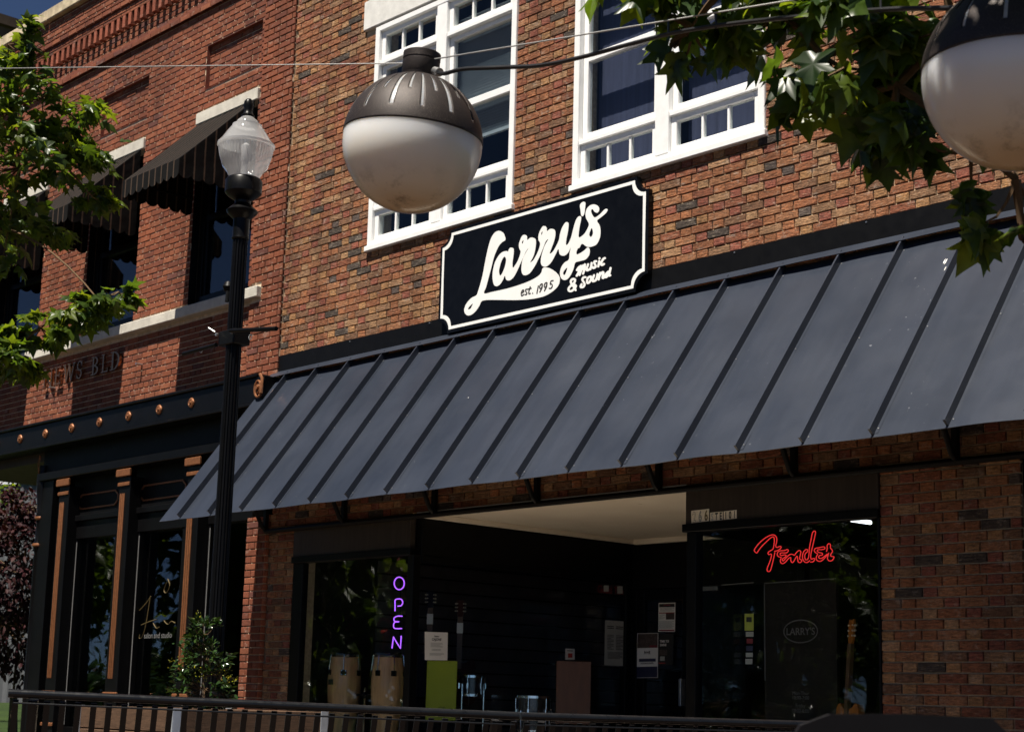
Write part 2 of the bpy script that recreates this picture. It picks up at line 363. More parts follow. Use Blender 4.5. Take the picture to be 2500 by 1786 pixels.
def catmull(pts, closed=False, k=6):
    P = [np.array(p, float) for p in pts]; n = len(P); out = []
    for i in range(n if closed else n - 1):
        p0, p1, p2, p3 = (P[(i - 1) % n], P[i], P[(i + 1) % n], P[(i + 2) % n]) if closed else (P[max(i - 1, 0)], P[i], P[i + 1], P[min(i + 2, n - 1)])
        for j in range(k):
            t = j / k; out.append(.5 * ((2 * p1) + (p2 - p0) * t + (2 * p0 - 5 * p1 + 4 * p2 - p3) * t * t + (3 * p1 - p0 - 3 * p2 + p3) * t ** 3))
    if not closed: out.append(P[-1])
    return out
def shape_mesh(name, m, parent, polys, fn, t=.004):
    """filled 2D outlines (even-odd) -> flat plate of thickness t; fn(x, y, d) -> 3D"""
    cu = bpy.data.curves.new(name, 'CURVE'); cu.dimensions = '2D'; cu.fill_mode = 'BOTH'; cu.extrude = .5
    for pl in polys:
        sp = cu.splines.new('POLY'); sp.points.add(len(pl) - 1)
        for q, p in zip(sp.points, pl): q.co = (p[0], p[1], 0, 1)
        sp.use_cyclic_u = True
    return _curve_to(cu, name, m, parent, fn, t)
def _curve_to(cu, name, m, parent, fn, t):
    tmp = bpy.data.objects.new('tmp', cu); COL.objects.link(tmp); bpy.context.view_layer.update()
    me = bpy.data.meshes.new_from_object(tmp.evaluated_get(bpy.context.evaluated_depsgraph_get()))
    bpy.data.objects.remove(tmp); bpy.data.curves.remove(cu)
    for v in me.vertices:
        v.co = fn(v.co.x, v.co.y, (v.co.z + .5) * t)
    me.name = name; me.materials.clear(); me.materials.append(MATS[m]); me.update()
    return link(bpy.data.objects.new(name, me), parent)
def text_mesh(name, m, parent, s, fn, size=1.0, t=.002, shear=0.0, bold=0.0, align='LEFT', sx=1.0):
    cu = bpy.data.curves.new(name, 'FONT'); cu.body = s; cu.size = size; cu.shear = shear; cu.offset = bold; cu.extrude = .5; cu.align_x = align
    return _curve_to(cu, name, m, parent, lambda x, y, d: fn(x * sx, y, d), t)
def stroke_mesh(name, m, parent, strokes, fn, t=.004):
    """union of round-ended strokes, [(points, radius)], as one thin plate (contour of the distance field)"""
    segs = []
    for pts, r in strokes:
        P = catmull(pts, False, 5) if len(pts) > 2 else [np.array(p, float) for p in pts]
        segs += [(P[i], P[i + 1], r) for i in range(len(P) - 1)]
    A = np.array([q[0] for q in segs]); Bq = np.array([q[1] for q in segs]); r = segs[0][2]; h = r / 2.6
    lo = np.minimum(A.min(0), Bq.min(0)) - r * 1.6; hi = np.maximum(A.max(0), Bq.max(0)) + r * 1.6
    nx, ny = (np.ceil((hi - lo) / h)).astype(int) + 1; X, Yg = np.meshgrid(lo[0] + np.arange(nx) * h, lo[1] + np.arange(ny) * h, indexing='ij'); D = np.full((nx, ny), 1e9)
    for a, b_, rr in segs:
        d = b_ - a; L2 = d @ d + 1e-9; tt = np.clip(((X - a[0]) * d[0] + (Yg - a[1]) * d[1]) / L2, 0, 1); D = np.minimum(D, np.hypot(X - a[0] - tt * d[0], Yg - a[1] - tt * d[1]) - rr)
    V, F, idx = [], [], {}
    def vert(key, x, y):
        if key not in idx: idx[key] = len(V); V.append(fn(x, y, t))
        return idx[key]
    for i in range(nx - 1):
        for j in range(ny - 1):
            c = [(i, j), (i + 1, j), (i + 1, j + 1), (i, j + 1)]; f = [D[q] for q in c]
            if min(f) >= 0: continue
            poly = []
            for k in range(4):
                p, q = c[k], c[(k + 1) % 4]; fp, fq = f[k], f[(k + 1) % 4]
                if fp < 0: poly.append(vert((p,), X[p], Yg[p]))
                if (fp < 0) != (fq < 0):
                    w = fp / (fp - fq); key = (min(p, q), max(p, q)); poly.append(vert(key, X[p] + (X[q] - X[p]) * w, Yg[p] + (Yg[q] - Yg[p]) * w))
            if len(poly) > 2: F.append(tuple(poly))
    b = MB(); b.add(V, F); return b.build(name, m, parent, fix=False)
def bez(a, b, sag, n=24):
    a = Vector(a); b = Vector(b); return [a.lerp(b, i / n) - Vector((0, 0, sag * 4 * (i / n) * (1 - i / n))) for i in range(n + 1)]

# ---------------------------------------------------------------- setting: ground
g = MB(); g.add([(-400, -300, 0), (300, -300, 0), (300, 500, 0), (-400, 500, 0)], [(0, 1, 2, 3)])
tagkind(g.build('ground', 'grass_ground', fix=False), 'structure')
pv = MB(); pv.add([(-23, -26, .004), (14, -26, .004), (14, .05, .004), (-23, .05, .004)], [(0, 1, 2, 3)])
tagkind(pv.build('pavement', 'dark_pavers', fix=False), 'structure')
ap_ = MB(); ap_.add([(-11.8, -2.6, .008), (-7.2, -2.6, .008), (-7.2, .045, .008), (-11.8, .045, .008)], [(0, 1, 2, 3)])
tagkind(ap_.build('bounce_paving', 'pavement_concrete', fix=False), 'structure')  # unseen pale strip, added to bounce sunlight up onto the soffit

lw_ = MB(); lw_.add([pixD(-900, 1700, 24).xy.to_3d() + Vector((0, 0, -.02)), pixD(330, 1700, 24).xy.to_3d() + Vector((0, 0, -.02)), pixD(330, 1700, 40.5).xy.to_3d() + Vector((0, 0, .72)), pixD(-900, 1700, 40.5).xy.to_3d() + Vector((0, 0, .72))], [(0, 1, 2, 3)])
tagkind(lw_.build('lawn', 'grass_ground', fix=False), 'structure')

# ---------------------------------------------------------------- brickwork
def inframe(x, y, z):
    u, v, d = proj((x, y, z)); return 0 < u < 2500 and 0 < v < 1786
def brick_verts(w, h, dep, c=.004):
    """front at y=0 facing -Y, body to +Y"""
    return ([(0, dep, 0), (w, dep, 0), (w, dep, h), (0, dep, h), (0, c, 0), (w, c, 0), (w, c, h), (0, c, h), (c, 0, c), (w - c, 0, c), (w - c, 0, h - c), (c, 0, h - c)],
            [(0, 1, 5, 4), (1, 2, 6, 5), (2, 3, 7, 6), (3, 0, 4, 7), (4, 5, 9, 8), (5, 6, 10, 9), (6, 7, 11, 10), (7, 4, 8, 11), (8, 9, 10, 11)])
CRS = .0677
def layout(bond, X0, X1, Z0, Z1, holes, z_ref=0.0):
    """-> list of (x0, x1, z0, z1, kind)"""
    out = []; k0 = int(math.floor((Z0 - z_ref) / CRS)); k1 = int(math.ceil((Z1 - z_ref) / CRS)); J = .0095 if bond == 'flemish' else .0115
    for k in range(k0, k1):
        z0 = max(z_ref + k * CRS + J * .5, Z0); z1 = min(z_ref + (k + 1) * CRS - J * .5, Z1)
        if z1 - z0 < .012: continue
        if bond == 'flemish': seq = [(.2075, 0), (.110, 1)]; off = (k % 2) * .15875 + ((k * 7919) % 13 - 6) * .0012
        else:
            seq = [(.2095, 0)] if k % 7 else [(.105, 1)]; off = (k % 2) * (.1045 if k % 7 else .052) + ((k * 7919) % 13 - 6) * .001
        x = X0 - .4 + off - ((X0 - .4) % (.3175 if bond == 'flemish' else .2095)); i = 0
        while x < X1:
            w, kd = seq[i % len(seq)]; i += 1
            a, b = max(x + J * .5, X0), min(x + w - J * .5, X1); x += w
            if b - a < .012: continue
            segs = [(a, b)]
            for hx0, hx1, hz0, hz1 in holes:
                if z1 <= hz0 + .001 or z0 >= hz1 - .001: continue
                ns = []
                for p, q in segs:
                    if q <= hx0 or p >= hx1: ns.append((p, q)); continue
                    if p < hx0: ns.append((p, hx0))
                    if q > hx1: ns.append((hx1, q))
                segs = ns
            for p, q in segs:
                if q - p > .015: out.append((p, q, z0, z1, kd))
    return out
PAL_L = {0: [((.245, .094, .044), 6), ((.285, .128, .062), 4), ((.205, .072, .038), 4), ((.165, .084, .047), 4), ((.062, .048, .040), 1.9), ((.31, .175, .092), 2), ((.235, .130, .070), 2.5)],
         1: [((.32, .168, .074), 4), ((.28, .112, .050), 5), ((.34, .195, .10), 1.6), ((.23, .074, .048), 4), ((.09, .068, .06), .4)]}
PAL_N = {0: [((.190, .058, .028), 6), ((.165, .050, .026), 5), ((.215, .072, .036), 3), ((.140, .044, .026), 2), ((.115, .043, .032), .5)]}
PAL_N[1] = PAL_N[0]
def pick(pal, kd):
    P = pal[kd]; w = np.array([p[1] for p in P]); i = rng.choice(len(P), p=w / w.sum()); return i, P[i][0]
def brickwork(parent_wall, items, Y, pal, matn, n_single, vis, jig=.004):
    """the n_single bricks that show largest are objects of their own; the rest one joined part"""
    std = {}
    for kd in (0, 1):
        ws = [round(b - a, 3) for a, b, c, d, k in items if k == kd]
        if ws: std[kd] = max(set(ws), key=ws.count)
    cand = []
    for i, (a, b, z0, z1, kd) in enumerate(items):
        x, z = (a + b) / 2, (z0 + z1) / 2
        if abs((b - a) - std[kd]) < .002 and (z1 - z0) > .055 and vis(x, z) and inframe(x, Y, z):
            cand.append((math.dist(CAM, (x, Y, z)), i))
    cand.sort(); single = {i for _, i in cand[:n_single]}
    cache = {}; V, F, C = [], [], []
    for i, (a, b, z0, z1, kd) in enumerate(items):
        ci, col = pick(pal, kd); dy = rng.uniform(-jig, jig * .5); 
        if i in single:
            key = (kd, ci)
            if key not in cache:
                vs, fs = brick_verts(std[kd], round(max(d - c for a_, b_, c, d, k_ in items), 4), .03); me = bpy.data.meshes.new('brick'); me.from_pydata(vs, [], fs); me.materials.append(MATS[matn])
                color_attr(me, [(*col, 1)] * len(vs)); cache[key] = me
            o = bpy.data.objects.new('brick', cache[key]); link(o, parent_wall); o.location = (a, Y + dy, z0); continue
        f = rng.uniform(.85, 1.15); cc = (col[0] * f, col[1] * f, col[2] * f, 1)
        vs, fs = brick_verts(b - a, z1 - z0, .03); base = len(V)
        V += [(a + x, Y + dy + y, z0 + z) for x, y, z in vs]; F += [tuple(q + base for q in fc) for fc in fs]; C += [cc] * len(vs)
    if V:
        me = bpy.data.meshes.new('brickwork'); me.from_pydata(V, [], F); me.materials.append(MATS[matn]); color_attr(me, C)
        o = bpy.data.objects.new('brickwork', me); link(o, parent_wall); o['kind'] = 'stuff'
def wall_cells(X0, X1, Z0, Z1, holes, y0, y1):
    xs = sorted({X0, X1, *[min(max(h, X0), X1) for q in holes for h in q[:2]]}); zs = sorted({Z0, Z1, *[min(max(h, Z0), Z1) for q in holes for h in q[2:]]})
    b = MB()
    for i in range(len(xs) - 1):
        run = None
        for j in range(len(zs) - 1):
            cx, cz = (xs[i] + xs[i + 1]) / 2, (zs[j] + zs[j + 1]) / 2
            solid = not any(h[0] < cx < h[1] and h[2] < cz < h[3] for h in holes)
            if solid:
                if run is None: run = zs[j]
                end = zs[j + 1]
            if (not solid or j == len(zs) - 2) and run is not None:
                b.box(xs[i], xs[i + 1], y0, y1, run, end); run = None
    return b

# ================================================================ MUSIC SHOP BUILDING
LX0, LX1 = -13.25, -3.2
shop = empty('shop_building', (-8.2, 0, 0), 'two storey shop building of mixed brown tapestry brick with white framed upper windows', 'building')
shop.matrix_parent_inverse = Matrix.Identity(4)
def under(o, parent):                       # parent keeping world coordinates
    o.parent = parent; o.matrix_parent_inverse = Matrix.Translation(-Vector(parent.location)) if parent.parent is None else Matrix.Identity(4); return o
# all children of the empties below are authored in world space, so the empties' offset is cancelled
_link = link
def link(o, parent=None):
    COL.objects.link(o)
    if parent is not None:
        o.parent = parent
        if parent.get('_ws'): o.matrix_parent_inverse = Matrix.Translation(-Vector(parent.location))
    return o
def wthing(name, loc, label=None, cat=None, group=None, parent=None):
    """an Empty at loc whose children are written in world coordinates"""
    o = bpy.data.objects.new(name, None); o.empty_display_size = .2; link(o, parent)
    o.location = loc if parent is None or not parent.get('_ws') else loc
    o['_ws'] = 1; return tag(o, label, cat, group)
bpy.data.objects.remove(shop)
shop = wthing('shop_building', (-8.2, 0, 0), 'two storey shop building of mixed brown tapestry brick with white framed upper windows', 'building')

WIN = [(-11.905, -9.925), (-9.21, -7.23)]
WZ0, WZ1 = 5.10, 7.30
SO = (-12.86, -6.29, -1, 2.585)                  # storefront opening
holes_L = [(a, b, WZ0, WZ1) for a, b in WIN] + [SO, (-5.27, -3.6, -1, 2.585), (-12.093, -9.74, 7.31, 7.62), (-9.40, -7.04, 7.31, 7.62)]
def mesh_under_shop(b, name, m, parent=shop, **k): return b.build(name, m, parent, **k)
wall_L = mesh_under_shop(wall_cells(LX0, LX1, 0, 9.0, holes_L, .016, .26), 'wall', 'tan_mortar', fix=False)
def vis_L(x, z):
    if 2.62 < z < 4.30: return False
    if z > 4.1 and -10.9 < x < -8.35 and z < 5.08: return False
    return True
items_L = [it for it in layout('flemish', LX0, LX1, 0.3, 8.3, holes_L, .012)]
# toothed left end where the veneer meets the neighbour
items_L = [((a + (rng.uniform(-.035, .03) if a < LX0 + .02 else 0)), b, c, d, k) for a, b, c, d, k in items_L]
brickwork(wall_L, items_L, 0.0, PAL_L, 'tapestry_brick', 300, vis_L)
# soldier/edge course above the storefront: white painted angle
box('lintel_angle', 'white_paint', shop, -11.05, -7.97, -.006, .012, 2.572, 2.59)
# shell behind
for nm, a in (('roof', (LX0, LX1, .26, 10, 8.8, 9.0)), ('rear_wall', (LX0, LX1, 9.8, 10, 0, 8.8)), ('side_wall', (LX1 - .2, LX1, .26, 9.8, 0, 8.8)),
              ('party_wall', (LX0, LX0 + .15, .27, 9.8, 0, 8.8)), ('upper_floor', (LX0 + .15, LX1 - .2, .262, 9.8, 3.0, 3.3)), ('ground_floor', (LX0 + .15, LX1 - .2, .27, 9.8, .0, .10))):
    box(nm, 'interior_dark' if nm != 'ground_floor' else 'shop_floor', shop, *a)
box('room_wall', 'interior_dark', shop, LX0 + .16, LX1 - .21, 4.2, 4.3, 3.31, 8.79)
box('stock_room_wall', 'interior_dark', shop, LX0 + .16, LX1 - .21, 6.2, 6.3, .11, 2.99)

# ---- upper windows
def window(x0, blinds, idx):
    w = wthing('window', (x0, 0, WZ0), parent=shop); w['_ws'] = 1
    w.matrix_parent_inverse = Matrix.Translation(-Vector(shop.location))
    fr = MB(); yo, yi = -.022, .13; x1 = x0 + 1.98
    B = lambda a, b, y0, y1, z0, z1, c=.005: fr.bbox(x0 + a, x0 + b, y0, y1, z0, z1, c)
    B(0, .062, yo, yi, 5.10, 7.30); B(1.918, 1.98, yo, yi, 5.10, 7.30)               # outer casing
    B(.0625, 1.9175, yo, yi, 7.245, 7.30)                                             # head
    B(-.018, 1.998, yo - .02, yi, 5.085, 5.135)                                       # sill nosing
    B(.0625, 1.9175, yo + .003, yi, 5.1355, 5.175)                                    # sill
    B(.905, 1.045, yo + .002, yi, 5.1755, 7.2445)                                     # centre mullion
    fr.build('frame', 'white_paint', w, fix=False)
    for s in (0, 1):
        a, b = (.0625, .9045) if s == 0 else (1.0455, 1.9175)
        sash = MB(); S = lambda p, q, y0, y1, z0, z1: sash.bbox(x0 + p, x0 + q, y0, y1, z0, z1, .004)
        gl, gr = a + .055, b - .055
        for z0, z1 in ((5.176, 5.47), (6.945, 7.244)):                                # three-light transoms
            S(a + .002, gl, .012, .07, z0, z1); S(gr, b - .002, .012, .07, z0, z1)
            S(gl + .0005, gr - .0005, .012, .07, z0, z0 + .05); S(gl + .0005, gr - .0005, .012, .07, z1 - .045, z1)
            for k in (1, 2):
                m = gl + (gr - gl) * k / 3; S(m - .011, m + .011, .02, .06, z0 + .0505, z1 - .0455)
        S(a + .001, b - .001, -.012, .09, 5.4705, 5.508); S(a + .001, b - .001, -.012, .09, 6.905, 6.9445)   # transom bars
        S(a + .002, gl, .03, .085, 5.5085, 6.9045); S(gr, b - .002, .03, .085, 5.5085, 6.9045)       # double hung stiles
        S(gl + .0005, gr - .0005, .03, .085, 5.5085, 5.57); S(gl + .0005, gr - .0005, .028, .09, 6.185, 6.25); S(gl + .0005, gr - .0005, .03, .085, 6.86, 6.9045)
        sash.build('sash', 'white_paint', w, fix=False)
        for z0, z1 in ((5.225, 5.424), (6.995, 7.20)):
            for k in range(3):
                p = gl + (gr - gl) * k / 3 + (.011 if k else 0); q = gl + (gr - gl) * (k + 1) / 3 - (.011 if k < 2 else 0)
                pn = MB(); pn.box(x0 + p - .004, x0 + q + .004, .036, .041, z0 - .004, z1 + .004); pn.build('pane', 'window_glass', w, fix=False)
        for z0, z1 in ((5.57, 6.185), (6.25, 6.86)):
            pn = MB(); pn.box(x0 + gl - .004, x0 + gr + .004, .055, .060, z0 - .004, z1 + .004); pn.build('pane', 'window_glass', w, fix=False)
        # blinds or curtains inside
        if blinds == 1 and s == 1:
            bl = MB(); z = 7.1
            while z > 5.95:
                bl.quad((x0 + a, .125, z), (x0 + b, .125, z), (x0 + b, .148, z - .012), (x0 + a, .148, z - .012)); z -= .026
            bl.box(x0 + a, x0 + b, .12, .15, 5.90, 5.93)
            bl.build('blind', 'blind_slat', w, fix=False)
        elif blinds == 2:
            cu = MB(); n = 40
            for zz in range(1):
                P0 = [(x0 + a + (b - a) * i / n, .22 + .0012 * math.sin(i * 1.7 + s), 5.15) for i in range(n + 1)]
                P1 = [(p[0], p[1], 7.2) for p in P0]
                cu.add(P0 + P1, [(i, i + 1, n + 2 + i, n + 1 + i) for i in range(n)])
            if s == 0: cu.build('curtain', 'curtain', w, smooth=True, fix=False)
            else: cu.build('curtain', 'curtain', w, smooth=True, fix=False)
    mb = MB(); mb.bbox(x0 - .188, x1 + .185, -.03, .24, 7.315, 7.612, .008); mb.build('stone_lintel', 'concrete_lintel', w, fix=False)
for i, (a, b) in enumerate(WIN): window(a, (1, 2, 2)[i], i)

# ---- storefront
sf = wthing('storefront', (-9.5, 0, 0), parent=shop); sf.matrix_parent_inverse = Matrix.Translation(-Vector(shop.location))
def fb(name, m, *a, c=.003): return box(name, m, sf, *a, c=c)
# left display window
fb('fascia_panel', 'brown_metal', -12.855, -11.125, -.012, .05, 2.285, 2.584)
fb('window_head', 'black_paint', -12.855, -11.10, -.03, .06, 2.225, 2.284)
fb('window_jamb', 'black_paint', -12.855, -12.70, .0, .07, .12, 2.2245); fb('window_jamb', 'black_paint', -11.135, -11.055, -.02, .065, .12, 2.2245)
fb('bulkhead', 'black_satin', -12.70, -11.136, .0, .09, .01, .47); fb('window_sill', 'black_paint', -12.70, -11.136, -.015, .085, .471, .52)
box('pane', 'window_glass', sf, -12.70, -11.136, .030, .036, .52, 2.2245)
# recess left side, a glazed return running back to the door
fb('side_fascia', 'black_satin', -11.124, -11.056, .066, 2.74, 2.225, 2.584); fb('side_head', 'black_paint', -11.12, -11.045, .067, 2.735, 2.165, 2.2245)
fb('side_bulkhead', 'black_satin', -11.12, -11.05, .067, 2.735, .01, .47)
for y in (2.66,): fb('side_mullion', 'black_paint', -11.12, -11.045, y, y + .075, .471, 2.1645)
box('pane', 'window_glass', sf, -11.09, -11.084, .067, 2.66, .471, 2.1645)
# back of the recess with the shop door
fb('transom_panel', 'black_satin', -11.05, -7.97, 2.745, 2.82, 2.105, 2.584)
fb('door_frame', 'black_paint', -11.045, -10.985, 2.75, 2.83, .02, 2.1045); fb('door_frame', 'black_paint', -10.33, -10.27, 2.75, 2.83, .02, 2.1045)
dr = MB()
for a in ((-10.98, -10.90, 2.765, 2.815, .03, 2.10), (-10.415, -10.335, 2.765, 2.815, .03, 2.10), (-10.8995, -10.4155, 2.765, 2.815, 2.0, 2.10), (-10.8995, -10.4155, 2.765, 2.815, .03, .22)): dr.bbox(*a, .003)
dr.build('door', 'black_paint', sf, fix=False)
box('pane', 'window_glass', sf, -10.8995, -10.4155, 2.785, 2.791, .22, 2.0)
fb('door_handle', 'galvanised', -10.40, -10.37, 2.70, 2.765, 1.0, 1.25)
fb('door_closer', 'galvanised', -10.20, -9.95, 2.72, 2.745, 2.06, 2.10)
box('pane', 'window_glass', sf, -10.27, -8.04, 2.785, 2.791, .3, 2.1045); fb('rear_sill', 'black_paint', -10.27, -8.04, 2.75, 2.83, .02, .3)
# soffit and its trim
so = MB(); so.box(-11.045, -7.975, .02, 2.744, 2.586, 2.62); so.build('soffit', 'soffit_paint', sf, fix=False)
fb('soffit_trim', 'soffit_paint', -11.044, -10.985, .03, 2.735, 2.545, 2.585); fb('soffit_trim', 'soffit_paint', -10.984, -7.98, 2.69, 2.74, 2.535, 2.585)
# right display window
fb('fascia_panel', 'brown_metal', -7.965, -6.295, -.012, .05, 2.295, 2.584); fb('window_head', 'black_paint', -7.985, -6.293, -.03, .06, 2.236, 2.2945)
fb('window_jamb', 'black_paint', -7.955, -7.865, -.01, .07, .12, 2.2355); fb('window_jamb', 'black_paint', -6.31, -6.293, -.01, .07, .12, 2.2355)
fb('bulkhead', 'black_satin', -7.865, -6.311, .0, .09, .01, .47); fb('window_sill', 'black_paint', -7.865, -6.311, -.015, .085, .471, .52)
box('pane', 'window_glass', sf, -7.865, -6.311, .030, .036, .52, 2.2355)
fb('side_fascia', 'black_satin', -7.955, -7.885, .071, 2.74, 2.225, 2.584); fb('side_bulkhead', 'black_satin', -7.955, -7.885, .071, 2.735, .01, .47)
fb('side_mullion', 'black_paint', -7.955, -7.885, 1.3, 1.37, .471, 2.2245)
box('pane', 'window_glass', sf, -7.925, -7.919, .071, 2.735, .471, 2.2245)
# display floors
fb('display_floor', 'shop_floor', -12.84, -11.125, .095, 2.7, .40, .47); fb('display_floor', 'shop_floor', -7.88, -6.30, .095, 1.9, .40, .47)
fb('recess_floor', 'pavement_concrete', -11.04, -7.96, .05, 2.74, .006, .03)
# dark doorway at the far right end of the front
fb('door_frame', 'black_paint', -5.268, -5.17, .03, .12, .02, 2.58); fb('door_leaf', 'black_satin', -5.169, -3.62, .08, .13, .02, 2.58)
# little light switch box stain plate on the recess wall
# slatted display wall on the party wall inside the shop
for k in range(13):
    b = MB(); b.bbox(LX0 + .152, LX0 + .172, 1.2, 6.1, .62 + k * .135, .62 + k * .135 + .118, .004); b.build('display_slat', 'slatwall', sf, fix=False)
# ---- street number plates
num = wthing('street_number', tuple(pixY(1740, 1258, -.014)), '266 STE 101 number plates stuck on the brown fascia beside the white soffit', 'house number')
kN = 14.206
def nfn(u, v, d, Y=-.0145): p = pixY(1670 + u / kN, 1220 + v / kN, Y); return Vector((p.x, p.y - d, p.z))
for i, (q, ch, mm) in enumerate(((((255, 375), (462, 345), (462, 775), (262, 800)), '2', 0), (((470, 345), (668, 325), (668, 750), (466, 775)), '6', 1), (((672, 325), (876, 298), (866, 725), (672, 750)), '6', 2),
                      (((910, 435), (1058, 420), (1058, 712), (914, 730)), 'S', 3), (((1062, 420), (1205, 406), (1205, 700), (1062, 712)), 'T', 4), (((1209, 406), (1350, 395), (1348, 685), (1209, 700)), 'E', 4),
                      (((1380, 390), (1528, 372), (1528, 665), (1384, 683)), '1', 4), (((1532, 372), (1680, 355), (1680, 650), (1532, 665)), '0', 4), (((1684, 355), (1828, 338), (1830, 632), (1684, 650)), '1', 4))):
    pl = MB(); A = [nfn(*p, 0) for p in q]; Bk = [nfn(*p, .002) for p in q]; pl.add(A + Bk, [(4, 5, 6, 7), (0, 1, 5, 4), (1, 2, 6, 5), (2, 3, 7, 6), (3, 0, 4, 7)])
    pl.build('plate', 'number_plate', num)
    W = Bk[1] - Bk[0]; H = Bk[0] - Bk[3]; o = Bk[3]
    m = ('print_olive', 'print_black', 'print_olive', 'paper_grey', 'print_black')[mm]
    def f(x, y, d, o=o, W=W, H=H): return o + W * (.5 + x) + H * (.09 + y) + Vector((0, -.0006 - d, 0))
    text_mesh('digit', m, num, ch, f, size=1.14, t=.0004, align='CENTER', bold=.035, sx=.98)
    if mm in (0, 1):                                                             # outlined digit: paler core
        text_mesh('digit_core', ('number_plate', 'paper_grey')[mm], num, ch, lambda x, y, d, f=f: f(x, y, d) + Vector((0, -.0008, 0)), size=1.14, t=.0004, align='CENTER', bold=-.004, sx=.98)

# ================================================================ METAL AWNING
aw = wthing('metal_awning', (-9, -.5, 2.5), 'long charcoal standing seam metal awning over the shop front', 'awning')
AX0, AX1 = -13.36, -3.0
TY, TZ, BY, BZ = -.030, 4.055, -1.172, 2.545
sl = Vector((0, BY - TY, BZ - TZ)); sl_len = sl.length; su = sl.normalized(); nrm = Vector((0, su.z, -su.y));
if nrm.z < 0: nrm = -nrm
def apt(x, s, h): p = Vector((x, TY, TZ)) + su * (s * sl_len) + nrm * h; return p
ribs = []; x = -13.012
while x < AX1 - .05: ribs.append(x); x += .4985
edges = [AX0] + ribs + [AX1]
for a, b in zip(edges[:-1], edges[1:]):
    pn = MB(); n = 10; mseg = 4; vs = []; ph = random.random() * 6
    for j in range(n + 1):
        for i in range(mseg + 1):
            xx = a + (b - a) * i / mseg; s = j / n; oil = .0055 * math.sin(i / mseg * math.pi) * math.sin(s * 9 + ph)
            q = apt(xx, s, oil + (.003 * math.sin(xx * 6.1) if j == n else 0)); vs.append(q)
    k = (n + 1) * (mseg + 1); vs += [v - nrm * .004 for v in vs]
    fs = [(j * (mseg + 1) + i, j * (mseg + 1) + i + 1, (j + 1) * (mseg + 1) + i + 1, (j + 1) * (mseg + 1) + i) for j in range(n) for i in range(mseg)]
    fs += [tuple(q + k for q in reversed(f)) for f in fs]
    fs += [(n * (mseg + 1) + i, n * (mseg + 1) + i + 1, k + n * (mseg + 1) + i + 1, k + n * (mseg + 1) + i) for i in range(mseg)]
    pn.add(vs, fs); pn.build('roof_panel', 'charcoal_sheet', aw, smooth=True, fix=False)
def seam(x):
    r = MB(); h = .052; w = .0075
    A = [apt(x - w, 0, .0005), apt(x + w, 0, .0005), apt(x + w, 0, h), apt(x - w, 0, h)]; Bq = [apt(x - w, .992, .0005), apt(x + w, .992, .0005), apt(x + w, .992, h), apt(x - w, .992, h)]
    c = .002
    r.add([*A, *Bq], [(3, 2, 1, 0), (4, 5, 6, 7), (0, 1, 5, 4), (1, 2, 6, 5), (2, 3, 7, 6), (3, 0, 4, 7)])
    # folded foot flange on the right hand side and its screws
    r.add([apt(x + w, .01, .0012), apt(x + .03, .01, .0012), apt(x + .03, .985, .0012), apt(x + w, .985, .0012)], [(0, 3, 2, 1)])
    o = r.build('seam', 'charcoal_sheet', aw)
    sc = MB()
    for s in (.05, .5, .965):
        p = apt(x + .02, s, .003); sc.tube([p - nrm * .003, p + nrm * .002], .0045, 6)
    sc.build('screw', 'galvanised', o, fix=False)
for x in ribs: seam(x)
bm_ = MB()
for (x_, s_, l_) in ((-5.62, .16, .05), (-5.60, .20, .03), (-4.75, .62, .05), (-9.8, .45, .02)):
    for q in range(3):
        a_ = random.uniform(-.012, .012); pts_ = [apt(x_ + a_ + .0038 * math.cos(t_ * math.pi / 4), s_ + random.uniform(0, .01) + (l_ * .5 / sl_len) * math.sin(t_ * math.pi / 4), .0035) for t_ in range(8)]
        bm_.add(pts_, [tuple(range(8))])
bmo = bm_.build('bird_mark', 'paper', aw, fix=False); bmo['kind'] = 'stuff'
cap = MB(); c0, c1 = Vector((0, -.004, 4.128)), Vector((0, -.105, 4.052)); 
for (p, q) in ((c0, c1),):
    n = 24; xs = [AX0 + .02 + (AX1 - AX0 - .04) * i / n for i in range(n + 1)]
    vs = [Vector((x, p.y, p.z)) for x in xs] + [Vector((x, q.y, q.z + .003 * math.sin(x * 5.3))) for x in xs]; vs += [v + Vector((0, .003, -.003)) for v in vs]
    m = n + 1; fs = [(i, i + 1, m + i + 1, m + i) for i in range(n)]; fs += [tuple(2 * m + t for t in reversed(f)) for f in fs]
    fs += [(m + i, m + i + 1, 3 * m + i + 1, 3 * m + i) for i in range(n)]
    cap.add(vs, fs)
cap.build('ridge_cap', 'charcoal_sheet', aw)
box('wall_flashing', 'black_satin', aw, AX0, AX1, -.012, -.0045, 4.085, 4.278)
fl = MB()
for k in range(9): fl.tube([(AX0 + .1 + k * 1.15, -.012, 4.262), (AX0 + .1 + k * 1.15, -.017, 4.262)], .006, 6)
fl.build('screw', 'galvanised', aw, fix=False)
for x in (-13.30, -12.06, -10.79, -9.52, -8.215, -6.965, -5.695, -4.43):
    br = MB(); br.box(x - .02, x + .02, -.052, -.0125, 2.55, 4.0)
    br.tube([(x, -.03, 2.56), (x, -.08, 2.60), (x, -.50, 3.36)], .02, 8); br.tube([apt(x, .05, -.03), apt(x, .98, -.03)], .018, 8)
    br.build('bracket', 'black_satin', aw)
mbp = MB(); mbp.tube([(-13.30, -.03, 2.552), (AX1, -.03, 2.552)], .024, 10); mbp.build('wall_rail', 'black_satin', aw)
mbp = MB(); mbp.tube([apt(AX0 + .05, .975, -.02), apt(AX1, .975, -.02)], .014, 8); mbp.tube([apt(AX0 + .05, .5, -.02), apt(AX1, .5, -.02)], .014, 8); mbp.build('purlin', 'black_satin', aw)

